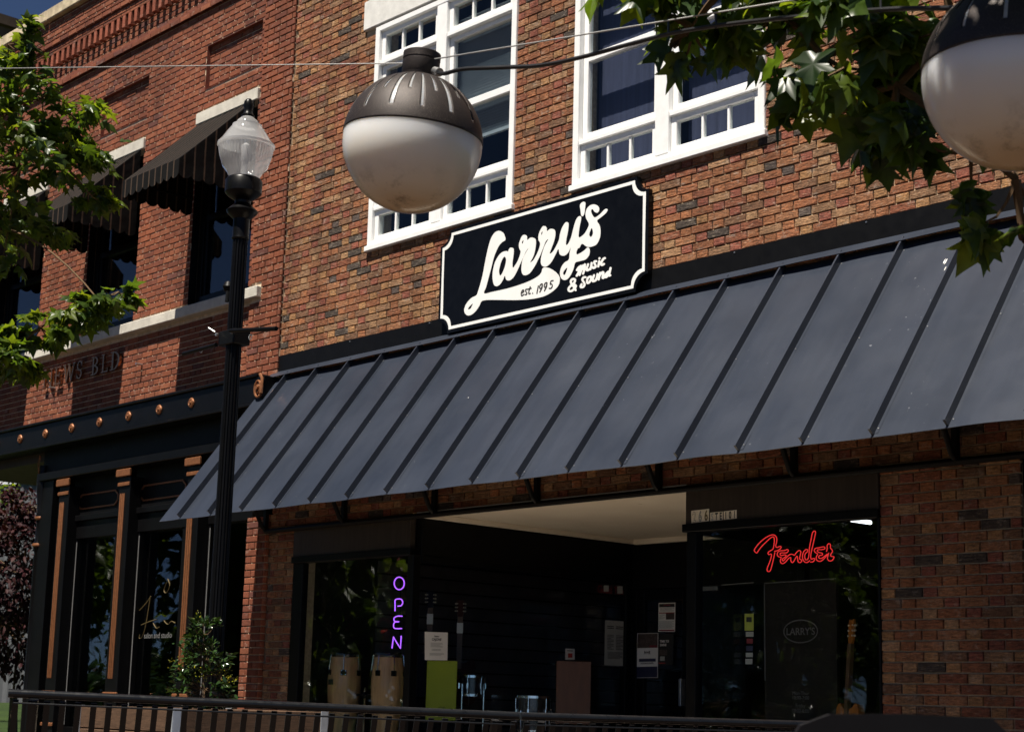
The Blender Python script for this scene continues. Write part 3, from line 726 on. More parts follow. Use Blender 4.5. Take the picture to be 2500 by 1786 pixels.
# ================================================================ SHOP SIGN
SY = -.062
sg = wthing('shop_sign', (-9.61, SY, 4.16), "black board sign with white script reading Larry's Music & Sound", 'sign')
def sfn(x, z, d): return Vector((x, SY - d, z))
def W2(x, z, Y): k = (Y - CAM[1]) / -CAM[1]; return (x * k, CAM[2] + (z - CAM[2]) * k)
def notched(x0, x1, z0, z1, r, n=10):
    out = []
    for cx, cz, a0 in ((x0, z0, 90), (x1, z0, 180), (x1, z1, 270), (x0, z1, 360)):
        for k in range(n + 1):
            a = R(a0 - 90 * k / n); out.append((cx + r * math.cos(a), cz + r * math.sin(a)))
    return out
bx0, bz0 = W2(-10.858, 4.137, SY); bx1, bz1 = W2(-8.378, 5.068, SY)
def box_notch(i, r): return notched(bx0 + i, bx1 - i, bz0 + i, bz1 - i, r)
bd = MB(); bd.prism(box_notch(0, .125), .045, lambda x, y, d: Vector((x, SY + d, y))); bd.build('board', 'black_glossy_sign', sg)
shape_mesh('border', 'sign_white', sg, [box_notch(.030, .115), box_notch(.056, .115)], sfn, .003)
kS = 5.076
def spx(p): q = pixY(1100 + p[0] / kS, 460 + p[1] / kS, SY - .003); return (q.x, q.z)
Lp = [(600, 525), (650, 550), (672, 600), (678, 640), (640, 665), (600, 710), (565, 780), (535, 860), (505, 980), (470, 1110), (440, 1220), (415, 1300), (520, 1280), (700, 1240), (850, 1195), (980, 1145), (1080, 1090), (1125, 1040), (1140, 990), (1180, 978), (1230, 990), (1300, 1035), (1345, 1090), (1352, 1150), (1330, 1210), (1270, 1270), (1180, 1325), (1080, 1355), (950, 1375), (800, 1382), (600, 1380), (470, 1380), (420, 1385), (382, 1400), (355, 1455), (310, 1520), (260, 1562), (210, 1572), (175, 1540), (170, 1490), (200, 1420), (260, 1355), (320, 1322), (345, 1260), (375, 1160), (400, 1060), (420, 950), (450, 800), (480, 680), (510, 600), (550, 545)]
Lh = [(275, 1425), (235, 1460), (215, 1495), (245, 1490), (265, 1455)]
Ap = [(745, 733), (775, 742), (783, 780), (777, 850), (767, 920), (770, 985), (800, 950), (835, 890), (868, 790), (850, 740), (847, 690), (865, 630), (890, 585), (920, 575), (945, 595), (950, 640), (985, 612), (1020, 610), (1050, 630), (1058, 680), (1050, 750), (1030, 830), (1000, 890), (985, 915), (1020, 895), (1060, 830), (1095, 750), (1110, 680), (1090, 640), (1088, 590), (1105, 530), (1140, 472), (1170, 468), (1190, 495), (1195, 530), (1230, 503), (1270, 503), (1295, 530), (1297, 590), (1280, 660), (1250, 740), (1228, 805), (1260, 790), (1300, 730), (1342, 640), (1355, 570), (1380, 490), (1420, 425), (1450, 420), (1462, 450), (1455, 530), (1435, 630), (1430, 700), (1460, 680), (1495, 600), (1520, 500), (1550, 400), (1580, 352), (1608, 345), (1618, 380), (1600, 470), (1588, 560), (1592, 608), (1650, 570), (1690, 510), (1714, 440), (1680, 370), (1672, 310), (1690, 250), (1730, 210), (1780, 198), (1825, 220), (1842, 265), (1820, 300), (1785, 290), (1762, 258), (1742, 270), (1748, 315), (1785, 360), (1850, 320), (1900, 268), (1930, 252), (1945, 270), (1920, 310), (1860, 360), (1815, 402), (1845, 460), (1858, 530), (1850, 610), (1810, 690), (1750, 720), (1690, 722), (1630, 685), (1600, 730), (1570, 755), (1562, 818), (1640, 780), (1692, 735), (1715, 740), (1725, 780), (1715, 830), (1670, 880), (1600, 900), (1545, 920), (1525, 990), (1490, 1070), (1450, 1120), (1410, 1135), (1370, 1110), (1355, 1050), (1370, 980), (1410, 920), (1465, 880), (1475, 800), (1488, 735), (1460, 790), (1420, 828), (1380, 832), (1350, 810), (1335, 752), (1300, 820), (1250, 910), (1200, 960), (1160, 970), (1125, 945), (1118, 890), (1135, 800), (1170, 700), (1212, 628), (1180, 655), (1148, 735), (1110, 830), (1080, 890), (1050, 950), (990, 1040), (940, 1072), (900, 1070), (880, 1030), (878, 980), (890, 890), (930, 800), (967, 738), (938, 772), (902, 850), (870, 920), (830, 1010), (780, 1100), (730, 1138), (690, 1130), (672, 1082), (650, 1130), (610, 1190), (570, 1210), (540, 1195), (522, 1130), (522, 1040), (545, 930), (590, 840), (640, 790), (690, 775), (710, 785), (725, 750)]
Ah = [[(670, 845), (688, 880), (675, 960), (640, 1050), (610, 1080), (600, 1020), (620, 930), (645, 870)], [(903, 638), (900, 665), (888, 690), (884, 665)], [(1140, 530), (1137, 555), (1128, 580), (1123, 555)], [(1750, 490), (1765, 545), (1755, 585), (1735, 603), (1718, 580), (1725, 540)], [(1445, 980), (1435, 1030), (1415, 1070), (1395, 1065), (1402, 1025)]]
Apo = [(1620, 180), (1650, 165), (1670, 185), (1665, 260), (1655, 320), (1635, 345), (1618, 330), (1610, 270), (1603, 210)]
sm = lambda P: [spx(p) for p in catmull(P, True, 4)]
shape_mesh('script_initial', 'sign_white', sg, [sm(Lp), sm(Lh)], sfn, .003)
shape_mesh('script_lettering', 'sign_white', sg, [sm(Ap)] + [sm(h) for h in Ah], sfn, .003); shape_mesh('apostrophe', 'sign_white', sg, [sm(Apo)], sfn, .003)
kM = 11.6
def mfn(u, v, d): q = pixY(1350 + u / kM, 600 + v / kM, SY - .001); return Vector((q.x, SY - .001 - d, q.z))
MS = [[(690, 690), (735, 620), (800, 572)], [(798, 575), (750, 720), (682, 850)], [(860, 560), (800, 720), (762, 825)], [(915, 530), (830, 660), (760, 780)], [(912, 530), (895, 680), (860, 790)],
      [(1005, 525), (970, 630), (970, 695), (1040, 670), (1080, 620)], [(1105, 490), (1090, 580), (1065, 665)], [(1235, 440), (1190, 445), (1180, 490), (1215, 560), (1205, 610), (1150, 630), (1140, 605)],
      [(1320, 435), (1305, 520), (1290, 585)], [(1327, 355), (1325, 362)], [(1478, 350), (1435, 375), (1385, 460), (1372, 525), (1400, 545), (1452, 515)],
      [(650, 1255), (590, 1150), (525, 1060), (520, 985), (575, 940), (632, 960), (615, 1040), (540, 1110), (462, 1190), (455, 1265), (520, 1285), (600, 1230), (655, 1150), (640, 1110)],
      [(930, 890), (870, 900), (842, 960), (880, 1030), (905, 1090), (870, 1160), (805, 1175), (795, 1140), (820, 1090)], [(1070, 872), (1010, 900), (975, 980), (985, 1055), (1040, 1030), (1085, 950), (1088, 880), (1065, 872)],
      [(1172, 835), (1138, 940), (1140, 1005), (1210, 980), (1245, 920)], [(1270, 805), (1255, 890), (1230, 965)], [(1345, 770), (1320, 870), (1303, 955)], [(1312, 880), (1370, 790), (1425, 748), (1440, 790), (1415, 880), (1425, 915), (1480, 870)],
      [(1575, 735), (1520, 790), (1492, 860), (1510, 890), (1560, 840), (1600, 750)], [(1640, 630), (1615, 740), (1595, 840), (1630, 835)]]
stroke_mesh('small_lettering', 'sign_white', sg, [(s, 31) for s in MS], mfn, .0035)
def efn(u, v, d): q = pixY(1100 + u / kS, 460 + v / kS, SY - .004); return Vector((q.x, SY - .0045 - d, q.z))
nine = lambda dx, dy: [[(1133 + dx, 1180 + dy), (1115 + dx, 1190 + dy), (1103 + dx, 1222 + dy), (1113 + dx, 1240 + dy), (1130 + dx, 1222 + dy), (1139 + dx, 1182 + dy)], [(1139 + dx, 1182 + dy), (1133 + dx, 1230 + dy), (1106 + dx, 1282 + dy)]]
ES = [[(884, 1292), (905, 1278), (908, 1260), (892, 1260), (876, 1296), (882, 1328), (905, 1312)], [(952, 1246), (934, 1250), (930, 1272), (946, 1290), (938, 1312), (920, 1312)], [(988, 1216), (972, 1270), (970, 1302), (988, 1298)], [(962, 1246), (1000, 1234)], [(1017, 1296), (1019, 1298)], [(1088, 1206), (1070, 1298)], *nine(0, 0), *nine(57, -16), [(1272, 1140), (1246, 1146), (1236, 1184), (1252, 1182), (1262, 1204), (1246, 1234), (1222, 1236)]]
stroke_mesh('date_lettering', 'print_black', sg, [(s, 6.5) for s in ES], efn, .0005)

# ================================================================ NEON SIGNS, POSTERS AND STOCK IN THE WINDOWS
kO = 3.724
def onp(p, Y=.10): return pixY(700 + p[0] / kO, 1350 + p[1] / kO, Y)
opn = wthing('neon_sign', tuple(onp((1000, 880))), 'purple neon OPEN sign stacked letter by letter in the shop window', 'neon sign')
for ch, P in (('O', [(1023 + 46 * math.sin(a * math.pi / 9), 272 - 57 * math.cos(a * math.pi / 9)) for a in range(19)]), ('P', [(985, 525), (985, 470), (986, 425), (1005, 414), (1040, 416), (1055, 445), (1040, 474), (1010, 478)]),
              ('E', [(1050, 570), (1010, 569), (978, 585), (980, 615), (1020, 620), (985, 624), (971, 650), (982, 680), (1045, 682)]), ('N', [(957, 862), (964, 810), (970, 758), (1000, 810), (1034, 862), (1038, 800), (1041, 748)])):
    b = MB(); b.tube([onp(p) for p in (P if ch in 'O' else catmull(P, False, 4) if ch != 'N' else P)], .0047, 8); b.build('tube', 'neon_purple', opn, smooth=True, fix=False)
b = MB()
for v in (300, 480, 640, 800): b.tube([onp((1010, v)) + Vector((0, .005, 0)), onp((1010, v)) + Vector((0, .03, 0))], .004, 6)
b.tube([onp((1010, 200)) + Vector((0, .03, 0)), onp((1005, 880)) + Vector((0, .03, 0))], .005, 6); b.build('backing_rod', 'black_satin', opn, fix=False)
kF = 9.47
def fnp(p, Y=.10): return pixY(1820 + p[0] / kF, 1270 + p[1] / kF, Y)
fen = wthing('neon_sign', tuple(fnp((1100, 1180))), 'red neon Fender script sign hanging inside the shop window', 'neon sign')
FN = [[(250, 745), (205, 700), (215, 655), (300, 540), (430, 420), (560, 345), (640, 325), (700, 360), (725, 430), (715, 510), (700, 590), (730, 620), (800, 590), (825, 615), (800, 655), (740, 690), (670, 710)],
      [(680, 730), (660, 830), (620, 1000), (580, 1140), (540, 1175), (500, 1150), (510, 1080), (570, 930), (600, 810), (590, 770), (540, 785), (520, 750), (550, 710), (620, 670), (645, 630), (665, 500), (665, 410), (640, 375), (580, 400), (480, 490), (380, 590), (310, 680), (270, 740), (250, 745)],
      [(960, 740), (990, 700), (970, 665), (900, 690), (810, 695), (750, 725), (735, 790), (770, 835), (825, 850), (805, 920), (825, 980), (870, 990), (930, 950), (1000, 870), (1045, 855), (1050, 930), (1085, 970), (1130, 920), (1160, 860), (1195, 820), (1205, 890), (1220, 950), (1260, 970), (1305, 930), (1285, 900), (1250, 880), (1265, 800), (1280, 720), (1250, 690), (1210, 705), (1160, 760), (1130, 800), (1090, 780), (1050, 775), (1000, 800), (940, 860), (880, 925), (850, 915), (860, 880), (920, 840), (940, 800), (900, 790), (830, 805), (800, 780), (820, 745), (900, 745), (960, 740)],
      [(1490, 920), (1430, 965), (1370, 955), (1325, 890), (1320, 800), (1350, 710), (1410, 665), (1440, 685), (1425, 725), (1385, 760), (1370, 830), (1385, 895), (1420, 905), (1455, 860), (1470, 760), (1480, 620), (1520, 420), (1550, 280), (1595, 240), (1620, 270), (1600, 380), (1550, 600), (1515, 760), (1510, 860), (1530, 890), (1580, 870), (1600, 900), (1560, 950), (1500, 955)],
      [(1895, 770), (1820, 830), (1760, 870), (1710, 870), (1690, 835), (1720, 805), (1780, 790), (1770, 750), (1700, 735), (1660, 700), (1680, 670), (1760, 670), (1830, 650), (1830, 612), (1790, 605), (1700, 625), (1620, 640), (1590, 690), (1620, 740), (1670, 770), (1640, 830), (1640, 900), (1700, 940), (1770, 920), (1850, 840), (1905, 775)],
      [(1870, 720), (1890, 650), (1890, 570), (1930, 530), (1965, 560), (1965, 630), (2005, 680), (2010, 720), (1970, 780), (1980, 825), (2040, 830), (2040, 870), (2000, 920), (1940, 930), (1895, 880), (1910, 800), (1925, 740)]]
for P in FN:
    b = MB(); b.tube([fnp(p) for p in catmull(P, False, 3)], .0032, 6); b.build('tube', 'neon_red', fen, smooth=True, fix=False)
b = MB(); b.tube([fnp((300, 600)) + Vector((0, .02, 0)), fnp((2000, 640)) + Vector((0, .02, 0))], .003, 6)
for u in (620, 1590): b.tube([fnp((u, 640)) + Vector((0, .02, 0)), Vector((fnp((u, 640)).x, .12, 2.9))], .0015, 5)
b.build('hanging_wire', 'black_satin', fen, fix=False)

def flat(name, m, parent, C4, off):
    """thin sheet through four corners (tl, tr, br, bl), lifted by the vector off"""
    b = MB(); b.add([c + off for c in C4] + list(C4), [(0, 1, 2, 3), (7, 6, 5, 4), (0, 4, 5, 1), (1, 5, 6, 2), (2, 6, 7, 3), (3, 7, 4, 0)]); return b.build(name, m, parent, fix=False)
def sub(C4, a, b, c, d):
    tl, tr, br, bl = C4; P = lambda x, y: (tl * (1 - x) + tr * x) * (1 - y) + (bl * (1 - x) + br * x) * y
    return [P(a, c), P(b, c), P(b, d), P(a, d)]
def poster(name, label, px, plane, m, bits, texts=(), cat='poster'):
    if plane[0] == 'X': C4 = [pixX(*p, plane[1]) for p in px]; nv = Vector((1, 0, 0))
    else: C4 = [pixY(*p, plane[1]) for p in px]; nv = Vector((0, -1, 0))
    t = wthing(name, tuple(C4[3]), label, cat); flat('sheet', m, t, C4, nv * .001)
    for i, (a, b, c, d, mm) in enumerate(bits): flat('print', mm, t, [p + nv * (.0012 + .0002 * i) for p in sub(C4, a, b, c, d)], nv * .0003)
    W = C4[1] - C4[0]; H = C4[0] - C4[3]
    for s, x, y, sz, mm, sh in texts:
        text_mesh('lettering', mm, t, s, lambda u, v, d: C4[3] + W * (x + u / (W.length / H.length)) + H * (y + v) + nv * (.0022 + d), size=sz, t=.0002, shear=sh, align='CENTER', bold=.004)
    return t
lines = lambda x0, x1, y0, y1, n, m='paper_grey': [(x0, x1 - .12 * (i % 3 == 2), y0 + (y1 - y0) * i / n, y0 + (y1 - y0) * (i + .5) / n, m) for i in range(n)]
poster('poster', 'white sheet headed Cajons taped to the glass above a lime green box drum', [(1037, 1541), (1093, 1543), (1092, 1611), (1037, 1610)], ('X', -11.075), 'paper', lines(.25, .78, .38, .55, 5) + lines(.3, .7, .60, .68, 2) + lines(.2, .84, .75, .84, 3), [('Custom', .5, .83, .07, 'print_black', .3), ('CAJONS', .5, .70, .12, 'print_black', .2)])
poster('poster', 'tall typed notice with two columns on the recess glass beside the door', [(1477, 1513), (1525, 1516), (1523, 1625), (1475, 1622)], ('X', -11.075), 'paper_grey', lines(.12, .45, .12, .2, 2, 'print_black') + lines(.55, .92, .12, .2, 2, 'print_black') + lines(.12, .45, .32, .66, 10, 'faint_white') + lines(.55, .92, .32, .66, 10, 'faint_white') + lines(.14, .9, .70, .86, 6, 'faint_white'))
poster('price_card', 'small white card with a red mark above the brown box drum', [(1380, 1582), (1403, 1583), (1403, 1609), (1380, 1609)], ('X', -11.075), 'paper', [(.28, .75, .42, .82, 'print_red'), (.2, .8, .15, .22, 'print_black')], cat='card')
poster('poster', 'white event flyer with maroon bars on the shop door', [(1608, 1471), (1649, 1470), (1648, 1541), (1607, 1541)], ('Y', 2.762), 'paper', [(.04, .96, .03, .15, 'print_black'), (.04, .96, .33, .37, 'print_maroon'), (.45, .96, .37, .58, 'print_photo'), (.04, .96, .93, .98, 'print_maroon'), (.3, .7, .06, .09, 'print_maroon')] + lines(.08, .92, .17, .31, 5) + lines(.06, .4, .40, .58, 6) + lines(.06, .94, .62, .90, 10))
pst = poster('poster', 'navy and white H+R flyer with a photo on top on the shop door', [(1556, 1545), (1607, 1544), (1606, 1653), (1553, 1654)], ('Y', 2.762), 'paper', [(.02, .98, .01, .33, 'print_photo'), (.02, .98, .75, .99, 'print_navy'), (.12, .9, .57, .64, 'print_navy'), (.6, .98, .27, .33, 'print_maroon')] + lines(.2, .8, .66, .70, 2, 'print_black'), [('H+R', .5, .535, .10, 'print_black', .1)])
poster('poster', 'black TIME TO SHINE poster beside the navy flyer on the door', [(1608, 1548), (1645, 1547), (1643, 1622), (1606, 1622)], ('Y', 2.762), 'print_black', [(.1, .6, .50, .68, 'print_photo'), (.15, .45, .72, .86, 'paper_grey'), (.05, .5, .93, .95, 'print_red')], [('TIME TO', .40, .74, .105, 'paper', 0), ('SHINE', .33, .62, .105, 'paper', 0)])
# window lettering in faded paint
gt = wthing('window_lettering', tuple(pixX(1475, 1460, -11.07)), 'faded Good Time lettering painted on the recess glass near the door', 'lettering')
o0 = pixX(1458, 1445, -11.078); o1 = pixX(1530, 1452, -11.078); du = (o1 - o0); 
text_mesh('lettering', 'print_maroon', gt, 'Good Time', lambda u, v, d: o0 + Vector((0, du.y * u * .21, v * .10)) + Vector((.002 + d, 0, 0)), size=1.0, t=.0003, bold=.02)
for px in ((1474, 1428, 1486, 1443), (1507, 1430, 1520, 1448)): flat('paper_patch', 'paper_grey', gt, [pixX(px[0], px[1], -11.072), pixX(px[2], px[1], -11.072), pixX(px[2], px[3], -11.072), pixX(px[0], px[3], -11.072)], Vector((.001, 0, 0)))

def stickers():
    t = wthing('sticker_column', tuple(pixY(1828, 1610, .6)), 'column of small stickers topped by a lime card behind the right hand shop window', 'sticker')
    for k, (u0, v0, u1, v1, m) in enumerate(((1818, 1497, 1840, 1538, 'print_lime'), (1821, 1541, 1840, 1553, 'paper_grey'), (1823, 1558, 1838, 1570, 'print_maroon'), (1822, 1575, 1838, 1588, 'print_navy'), (1821, 1592, 1838, 1603, 'paper_grey'), (1820, 1607, 1837, 1620, 'paper_grey'))):
        C4 = [pixY(u0, v0, .6), pixY(u1, v0, .6), pixY(u1, v1, .6), pixY(u0, v1, .6)]; flat('sticker', m, t, C4, Vector((0, -.001, 0)))
        if k == 0: flat('print', 'print_black', t, [p + Vector((0, -.0014, 0)) for p in sub(C4, .2, .8, .2, .5)], Vector((0, -.0003, 0)))
stickers()
# inner door with the oval emblem, seen through the right hand window
idr = wthing('inner_door', tuple(pixY(1935, 1745, .62)), "dark inner door with an oval Larry's emblem behind the right hand shop window", 'door')
def ib(px0, px1, Y, w): 
    b = MB(); b.tube([pixY(*px0, Y), pixY(*px1, Y)], w, 6); return b.build('frame', 'faint_white', idr, fix=False)
ib((1866, 1424), (1868, 1660), .62, .004); ib((1866, 1423), (2041, 1411), .62, .004); ib((1762, 1427), (1840, 1421), .62, .004); ib((1711, 1500), (1713, 1600), .62, .003)
C4 = [pixY(1866, 1424, .66), pixY(2041, 1411, .66), pixY(2046, 1780, .66), pixY(1868, 1786, .66)]; flat('leaf', 'interior_dark', idr, C4, Vector((0, .03, 0)))
ec = pixY(1955, 1540, .655); er, ez = .155, .085
shape_mesh('emblem_ring', 'faint_white', idr, [[(er * math.cos(a * math.pi / 24), ez * math.sin(a * math.pi / 24)) for a in range(48)], [((er - .008) * math.cos(a * math.pi / 24), (ez - .008) * math.sin(a * math.pi / 24)) for a in range(48)]], lambda x, y, d: ec + Vector((x, -.003 - d, y)), .0005)
text_mesh('emblem_lettering', 'faint_white', idr, "LARRY'S", lambda x, y, d: ec + Vector((x, -.004 - d, y - .025)), size=.072, t=.0005, align='CENTER', bold=.001)
for i, (s, v) in enumerate((('Mon-Thur', 1695), ('10:00-7:00', 1706), ('Friday', 1725), ('10:00-6:00', 1738))):
    q = pixY(1955, v, .655); text_mesh('hours_lettering', 'faint_white', idr, s, lambda x, y, d: q + Vector((x, -.003 - d, y)), size=.036, t=.0004, align='CENTER')
# ceiling lamp inside
cl = wthing('ceiling_lamp', tuple(pixY(2105, 1273, .7)), 'lit white tube lamp inside the right hand shop window', 'lamp')
b = MB(); b.tube([pixY(2078, 1268, .7), pixY(2126, 1275, .7)], .014, 8); b.build('tube', 'lamp_tube', cl, smooth=True)
pc = pixY(2102, 1271, .7); b = MB(); b.box(pc.x - .14, pc.x + .12, .66, .74, pc.z + .02, pc.z + .06); b.build('housing', 'white_paint', cl)
b = MB(); b.tube([(pc.x, .7, pc.z + .06), (pc.x, .7, 2.99)], .004, 6); b.build('hanger', 'black_satin', cl)

# ---- congas
def conga(x, y, z0, h, r, label):
    t = empty('conga_drum', (x, y, z0), label, 'drum', 'conga drums in the shop window')
    prof = [(r * .62, 0), (r * .70, h * .08), (r * .86, h * .28), (r * .97, h * .48), (r * 1.0, h * .62), (r * .97, h * .78), (r * .88, h * .92), (r * .84, h * .985)]
    b = MB(); P = catmull(prof, False, 4); b.lathe([(p[0], p[1]) for p in P], 36); b.build('shell', 'conga_wood', t, smooth=True)
    b = MB(); b.lathe([(r * .865, h * .955), (r * .885, h * .96), (r * .885, h * .99), (r * .83, h * 1.012), (r * .5, h * 1.016), (.001, h * 1.017)], 36); b.build('head', 'drum_black', t, smooth=True)
    for k in range(6):
        a = R(60 * k + 18); c, s = math.cos(a), math.sin(a); M_ = Matrix.Rotation(a, 4, 'Z')
        b = MB(); b.bbox(r * .96, r * 1.02, -.028, .028, h * .735, h * .80, .006); b.xf(M_); lug = b.build('lug', 'black_satin', t)
        b = MB()
        for dy in (-.018, .018):
            for dz in (.745, .79): b.tube([M_ @ Vector((r * 1.02, dy, h * dz)), M_ @ Vector((r * 1.03, dy, h * dz))], .004, 6)
        b.build('bolt', 'chrome', lug, fix=False)
        b = MB(); b.tube([M_ @ Vector((r * 1.03, 0, h * .80)), M_ @ Vector((r * .93, 0, h * .98)), M_ @ Vector((r * .86, 0, h * .985))], .005, 6); b.build('tension_rod', 'chrome', t, fix=False)
    b = MB(); b.bbox(-.04, .035, -r * 1.01 - .002, -r * .985, h * .62, h * .685, .004); b.build('badge', 'print_black', t)
    b = MB(); b.lathe([(r * .66, -.004), (r * .72, 0), (r * .70, .03)], 24); b.build('foot_ring', 'black_satin', t)
    return t
q1 = pixY(700 + 535 / kO, 1600, .42); q2 = pixY(700 + 925 / kO, 1600, .42)
conga(q1.x, .42, .63, .77, .158, 'wooden conga drum with a black badge behind the shop window'); c2 = conga(q2.x, .42, .63, .765, .148, 'wooden conga drum behind the window frame corner under the OPEN sign')
c2.rotation_euler = (0, 0, R(25))
for ch in c2.children:
    if ch.name.startswith('badge'): bpy.data.objects.remove(ch)
st = empty('drum_stand', ((q1.x + q2.x) / 2, .42, .47), 'chrome double stand between the two conga drums', 'stand')
b = MB(); b.tube([(0, 0, .02), (0, 0, .62)], .012, 8); b.build('post', 'chrome', st)
b = MB(); b.tube([(-.12, 0, .55), (.12, 0, .55)], .012, 8); b.lathe([(.02, .52), (.03, .55), (.02, .58)], 12); b.build('clamp', 'black_satin', st)
for a in (90, 210, 330):
    b = MB(); b.tube([(0, 0, .15), (.22 * math.cos(R(a)), .22 * math.sin(R(a)), .006)], .009, 6); b.build('leg', 'chrome', st)

def yaw_to_cam(p): return math.atan2(CAM[0] - p.x, -(CAM[1] - p.y))
def cajon(u0, u1, v0, v1, t_, m, label, zb):
    p = pixD((u0 + u1) / 2, (v0 + v1) / 2, t_); w = (u1 - u0) / FPX * t_; ztop = pixD((u0 + u1) / 2, v0, t_).z
    t = empty('cajon', (p.x, p.y, zb), label, 'box drum', 'box drums in the shop', rz=yaw_to_cam(p)); h = ztop - zb
    b = MB(); b.bbox(-w / 2 + .004, w / 2 - .004, .008, .30, .015, h, .012); b.build('body', 'bubinga', t)
    b = MB(); b.bbox(-w / 2, w / 2, -.004, .0075, .012, h + .002, .01); tp = b.build('tapa', m, t)
    b = MB()
    for k in range(5):
        for xx in (-w / 2 + .012, w / 2 - .012): b.tube([(xx, -.004, .03 + (h - .06) * k / 4), (xx, -.0055, .03 + (h - .06) * k / 4)], .003, 6)
    for k in range(1, 4): b.tube([(-w / 2 + w * k / 4, -.004, h - .012), (-w / 2 + w * k / 4, -.0055, h - .012)], .003, 6)
    b.build('screw', 'black_satin', tp, fix=False)
    text_mesh('emblem', 'print_black' if m != 'bubinga' else 'print_black', tp, 'GS', lambda x, y, d: Vector((x, -.0045 - d, .10 + y)), size=.05, t=.0004, shear=.3, align='CENTER')
    for xx in (-1, 1):
        b = MB(); b.lathe([(.015, 0), (.015, .016)], 10, (xx * (w / 2 - .03), .03, 0)); b.build('foot', 'black_satin', t)
cajon(1041, 1115, 1612, 1725, 15.25, 'lime_paint', 'lime green box drum standing behind the recess glass', .80)
cajon(1358, 1443, 1613, 1728, 14.6, 'bubinga', 'brown wooden box drum standing behind the recess glass', .80)
b = MB(); 
dsr = wthing('display_riser', (-12.0, 1.6, .47), 'low dark plinth carrying the box drums behind the recess glass', 'plinth')
pA, pB = pixD(1078, 1670, 15.25), pixD(1400, 1670, 14.6)
for p in (pA, pB):
    a = yaw_to_cam(p); bb = MB(); bb.bbox(-.22, .22, -.05, .38, .475, .80, .01); bb.xf(Matrix.Translation((p.x, p.y, 0)) @ Matrix.Rotation(a, 4, 'Z')); bb.build('block', 'interior_dark', dsr)
def drum(u, v, t_, r, h, label, legs):
    p = pixD(u, v, t_); t = empty('tom_drum', (p.x, p.y, p.z - h), label, 'drum', 'drum kit pieces')
    b = MB(); b.lathe([(r, .01), (r, h - .01)], 28); b.build('shell', 'drum_black', t, smooth=True)
    for z in (0, h - .02): 
        b = MB(); b.lathe([(r * 1.0, z), (r * 1.04, z), (r * 1.04, z + .022), (r * .99, z + .022)], 28, closed=False); b.build('hoop', 'chrome', t, smooth=True)
    b = MB(); b.lathe([(.001, h - .004), (r * .99, h - .004)], 28, closed=False); b.build('skin', 'drum_skin', t)
    for k in range(6):
        a = R(60 * k); b = MB(); b.bbox(r, r + .02, -.012, .012, h * .35, h * .65, .004); b.tube([(r + .014, 0, .02), (r + .014, 0, h - .02)], .004, 6); b.xf(Matrix.Rotation(a, 4, 'Z')); b.build('lug', 'chrome', t)
    for k in range(3):
        a = R(120 * k + 30); b = MB(); b.tube([(r * 1.03 * math.cos(a), r * 1.03 * math.sin(a), h * .6), (r * 1.03 * math.cos(a), r * 1.03 * math.sin(a), -legs)], .007, 6); b.build('leg', 'chrome', t)
drum(1153, 1648, 15.4, .115, .19, 'black tom drum with chrome hoops next to the lime box drum', p_ if False else .35)
drum(1303, 1698, 14.9, .15, .32, 'black floor tom with chrome legs next to the brown box drum', .15)

# ---- guitars
def guitar(loc, rz, tilt, bm, label, solid=True):
    t = empty('guitar', loc, label, 'guitar', 'guitars in the shop'); t.rotation_euler = (tilt, 0, rz)
    half = [(0, .0), (.09, .004), (.155, .035), (.195, .10), (.195, .17), (.155, .235), (.138, .28), (.155, .335), (.17, .385), (.155, .435), (.115, .452), (.07, .425), (.03, .415)]
    pl = [(x, y) for x, y in half] + [(-x, y) for x, y in reversed(half[1:])]; pl = [tuple(p) for p in catmull(pl, True, 4)]
    b = MB(); b.prism(pl, .045, lambda x, y, d: (x, d, y)); b.build('body', bm, t)
    b = MB(); b.box(-.026, .026, -.012, .016, .36, .86); nk = b.build('neck', 'guitar_neck', t)
    b = MB()
    for k in range(16): z = .86 - .46 * (1 - 2 ** (-(k + 1) / 12)) / .62; b.box(-.025, .025, -.0145, -.0125, z, z + .003)
    b.build('fret', 'guitar_neck', nk, fix=False)
    hs = [(-.026, .86), (.026, .86), (.036, .90), (.04, 1.0), (.03, 1.03), (.0, 1.018), (-.03, 1.03), (-.04, 1.0), (-.036, .90)]
    b = MB(); b.prism(hs, .016, lambda x, y, d: (x, d - .004, y)); h = b.build('headstock', 'guitar_amber' if bm == 'guitar_amber' else bm, t)
    for sx in (-1, 1):
        for k in range(3):
            b = MB(); b.tube([(sx * .03, -.012, .915 + k * .036), (sx * .03, -.004, .915 + k * .036)], .006, 8); b.tube([(sx * .038, .004, .915 + k * .036), (sx * .056, .004, .915 + k * .036)], .007, 6); b.build('tuner', 'tuner_cream', t, fix=False)
    b = MB(); b.box(-.04, .04, -.018, -.001, .12, .135); b.build('bridge', 'black_satin', t)
    for z in (.20, .30): b = MB(); b.box(-.035, .035, -.012, -.001, z, z + .03); b.build('pickup', 'black_satin', t)
    b = MB()
    for k in range(0): b.tube([(-.02 + k * .008, -.02, .125), (-.018 + k * .0072, -.017, .87)], .0006, 4, cap=False)
    if b.v: b.build('string', 'chrome', t, fix=False)
    return t
gp = pixY(2057, 1512, .42)
guitar((gp.x, .42, gp.z - 1.02), R(-28), R(-4), 'guitar_amber', 'amber sunburst guitar with cream tuners standing in the right hand window')
gst = empty('guitar_stand', (gp.x, .47, .47), 'black tubular stand under the amber guitar', 'stand'); b = MB(); b.tube([(-.12, -.1, .0), (0, .05, .02), (.12, -.1, 0)], .01, 6); b.tube([(0, .05, .02), (0, .06, gp.z - 1.02 - .47 + .35)], .01, 6); b.build('frame', 'black_satin', gst)
